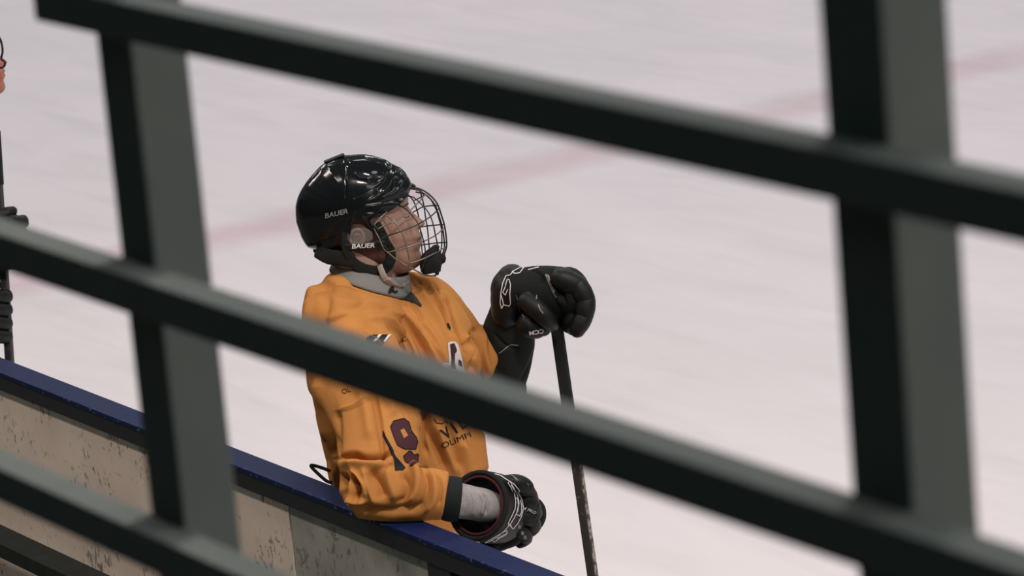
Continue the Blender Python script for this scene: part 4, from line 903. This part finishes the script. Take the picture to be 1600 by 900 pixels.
bl = MB(); bl.add(*sweep([SE-dv*.04, SE+bd*.03+U_*-.022, SE+bd*.12+U_*-.026, SE+bd*.22+U_*-.024, SE+bd*.30+U_*-.018], [.008, .006, .005, .005, .004], [.016, .034, .036, .034, .022], ref=U_, nr=16, sup=3)); bl.build('blade', M_tape, st)

# ---------------------------------------------------------------- second player, cut by the left edge of the picture
D2 = 11.6
OFF = P(14, 96, D2)-HD(668, 348, 0)
p2f = P(-95, 600, 11.85); p2 = empty('person', (float(p2f[0]), float(p2f[1]), 0), 'person with a ruddy face and black helmet, mostly cut off by the left edge', 'person')
hv, hf = head_mesh()
ROT = np.array(Matrix.Rotation(math.radians(-1 if np.dot(np.array(Matrix.Rotation(.1, 3, V(HS))) @ HX, IY) < 0 else 1), 3, V(HS)))
NB = HD(668, 348, 0)
mb = MB(); mb.add([.86*(ROT @ (np.array(v)-NB))+NB+OFF for v in hv], hf)
mb.add(*limb([(-74, 130, 11.62, 30, 32), (-68, 160, 11.65, 30, 33), (-66, 185, 11.68, 36, 46)]))
mb.add(*limb([(-66, 215, 11.70, 42, 62), (-66, 300, 11.74, 52, 78), (-74, 420, 11.80, 54, 78), (-84, 520, 11.86, 60, 84), (-90, 600, 11.88, 66, 84)]))
A2 = [[(-64, 208, 11.52, 30, 30), (-72, 330, 11.38, 26, 26), (-52, 395, 11.34, 21, 21), (-14, 372, 11.36, 18, 17), (6, 368, 11.36, 18, 16)],
      [(-54, 206, 11.90, 30, 30), (-30, 340, 11.72, 26, 26), (-30, 440, 11.52, 21, 21), (-16, 480, 11.40, 18, 17), (-4, 488, 11.38, 17, 15)]]
for a_ in A2: mb.add(*limb(a_))
h2 = P(-88, 600, 11.88); L2 = []
for kx in (-.12, .12):
    q = [(h2[0]+kx, h2[1], .82, .095, .10), (h2[0]+kx*1.2, h2[1]+.01, .50, .068, .07), (h2[0]+kx*1.3, h2[1]+.03, .30, .058, .062), (h2[0]+kx*1.3, h2[1]+.04, .13, .042, .045)]
    L2.append(q); mb.add(*wlimb(q))
link('body', remesh(mb, .004, 2), M_skin2, p2)
jb = MB()
jb.add(*limb([(-68, 168, 11.68, 34, 46), (-67, 184, 11.69, 46, 84), (-70, 215, 11.71, 58, 112), (-74, 300, 11.74, 68, 114), (-82, 420, 11.80, 72, 110), (-88, 520, 11.86, 74, 108), (-92, 610, 11.88, 76, 106)], 5, nr=36, cap=False))
for a_ in A2: jb.add(*limb([(x, y, d, r*1.30, rd*1.30) for x, y, d, r, rd in a_[:3]]+[(a_[2][0]*.5+a_[3][0]*.5-4, a_[2][1]*.5+a_[3][1]*.5, (a_[2][2]+a_[3][2])/2, 26, 25)], 5, nr=28))
link('jersey', remesh(jb, .007, 8), M_orange, p2)
hm = helmet.copy(); hm.parent = p2; hm.matrix_parent_inverse = Matrix.Translation(-p2.location); COL.objects.link(hm)
sc_ = .90
CE = HD(575, 335, 0); LOC = .86*(ROT @ (CE-NB))+NB+OFF-sc_*(ROT @ CE)
hm.location = V(LOC); hm.rotation_euler = Matrix(ROT.tolist()).to_euler(); hm.scale = (sc_,)*3
hm['label'] = 'black hockey helmet'
for ch in list(helmet.children):
    if ch.name.split('.')[0] in ('ear_loop', 'nape_pad', 'chin_strap', 'crown_clip', 'temple_pad'):
        c = ch.copy(); c.parent = hm; c.matrix_parent_inverse = Matrix.Identity(4); COL.objects.link(c)
def glove2(cx, cy, D, r, dirn, palm, name='glove'):
    g = bpy.data.objects.new('glove', None); COL.objects.link(g); g.parent = p2; g.matrix_parent_inverse = Matrix.Translation(-p2.location); g['label'] = 'black hockey glove'
    mb = MB()
    for e in palm: mb.add(*ellip(*e))
    link('hand_shell', remesh(mb, .0036, 3), M_glove2, g)
    for i in range(4):
        y = cy-30+i*21
        for (x0, d0, x1, d1) in ((-22, -.05, 6, -.075), (6, -.075, 24, -.03), (24, -.03, 22, .03)):
            mb = MB(); mb.add(*limb([(cx+x0, y, D+d0, 10.5, 10), (cx+(x0+x1)/2, y+1, D+(d0+d1)/2, 11.2, 11), (cx+x1, y+2, D+d1, 10, 10)], 4, nr=16, sup=2.4)); mb.build('finger_roll', M_glove, g)
    mb = MB(); mb.add(*limb([(cx-20, cy-28, D-.05, 11, 11), (cx-2, cy-42, D-.05, 10, 10), (cx+8, cy-46, D-.04, 8, 9)], 4, nr=16)); mb.build('thumb', M_glove, g)
    mb = MB(); mb.add(*limb([(cx-64, cy+14, D, 34, 32), (cx-44, cy+8, D, 33, 32), (cx-28, cy+2, D, 28, 28)], 5, nr=30, cap=False)); mb.build('cuff', M_glove, g)
glove2(11, 376, 11.36, 0, 0, [(-2, 374, 11.36, 28, 42, 28), (15, 374, 11.36, 25, 44, 26, 0)])
glove2(-14, 492, 11.37, 0, 0, [(-22, 490, 11.39, 22, 36, 24)])
T0 = P(-6.5, 215, 11.36); T1 = P(15.5, 560, 11.34); dv = (T1-T0)/np.linalg.norm(T1-T0); tz = (T0[2]-.06)/-dv[2]; TE = T0+dv*tz
s2 = empty('hockey_stick', tuple(TE+np.array([0, 0, -.06])), 'upright hockey stick at the left edge of the photo, held by the cut off person', 'hockey stick')
shaft(T0, TE, .021, .020, M_stick, 'shaft', s2, ref=RT)
shaft(T0+dv*.03, TE-dv*.1, .003, .0185, M_stickedge, 'shaft_edge', s2, ref=RT, off=-.0115)
shaft(T0-dv*.02, T0+dv*.14, .025, .024, M_tape, 'grip', s2, ref=RT)
bl = MB(); bl.add(*sweep([TE-dv*.04, TE+bd*.03+U_*-.022, TE+bd*.12+U_*-.026, TE+bd*.22+U_*-.024, TE+bd*.30+U_*-.018], [.008, .006, .005, .005, .004], [.016, .034, .036, .034, .022], ref=U_, nr=16, sup=3)); bl.build('blade', M_tape, s2)
mb = MB(); mb.add(*limb([(-88, 590, 11.87, 64, 88), (-90, 640, 11.88, 70, 94)], 4, nr=32))
for q in L2: mb.add(*wlimb([(q[0][0], q[0][1], .76, .118, .12), (q[0][0]*.6+q[1][0]*.4, q[0][1], .68, .125, .13), (q[1][0]*.85+q[0][0]*.15, q[1][1], .50, .115, .12)]))
link('shorts', remesh(mb, .009, 5), M_black, p2)
def lower_leg(q, owner):
    mb = MB(); mb.add(*wlimb([(q[1][0], q[1][1], .52, .080, .082), (q[2][0], q[2][1], .32, .078, .080), (q[3][0], q[3][1], .17, .055, .06)])); mb.build('sock', M_socks, owner)
    x, y = q[3][0], q[3][1]
    sk = MB(); d_ = np.array([math.sin(AZ), math.cos(AZ), 0]); c0 = np.array([x, y, 0])
    sk.add(*sweep([c0+np.array([0, 0, z]) for z in (.23, .18, .13, .09)], [.052, .048, .046, .044], [.055, .052, .052, .05], nr=20, ref=np.array([0., 1, 0])))
    sk.add(*sweep([c0+d_*t+np.array([0, 0, z]) for t, z in ((-.09, .095), (-.02, .10), (.06, .09), (.13, .078), (.18, .07))], [.036, .040, .042, .042, .030], [.05, .055, .045, .035, .022], nr=20, ref=U_))
    bt = link('skate', remesh(sk, .004, 2), M_glove, owner)
    hb = MB(); p_ = np.array([-d_[1], d_[0], 0])
    for t in (-.06, .12): hb.add(*sweep([c0+d_*t+np.array([0, 0, z]) for z in (.06, .026)], [.03, .035], [.012, .006], nr=12, ref=p_, cap=False))
    hb.build('blade_holder', M_white, bt)
    bl = MB(); bl.add(*sweep([c0+d_*t+np.array([0, 0, z]) for t, z in ((-.13, .018), (-.10, .015), (.14, .015), (.18, .020))], [.0018]*4, [.014]*4, nr=8, ref=U_, sup=5, cap=False)); bl.build('blade', M_steel, bt)
for q in L2: lower_leg(q, p2)

mb = MB(); q = catmull([P(x, y, D) for x, y, D in ((-14, 40, 11.55), (-4, 54, 11.5), (2, 66, 11.5), (4, 80, 11.5), (2, 92, 11.5), (6, 95, 11.5), (8, 99, 11.5), (6, 104, 11.5), (1, 106, 11.5), (-8, 104, 11.52), (-22, 98, 11.56))], 5)
mb.add(*sweep(q, [.0035]*len(q), [.003]*len(q), nr=8)); mb.build('face_guard', M_helmet2, p2)
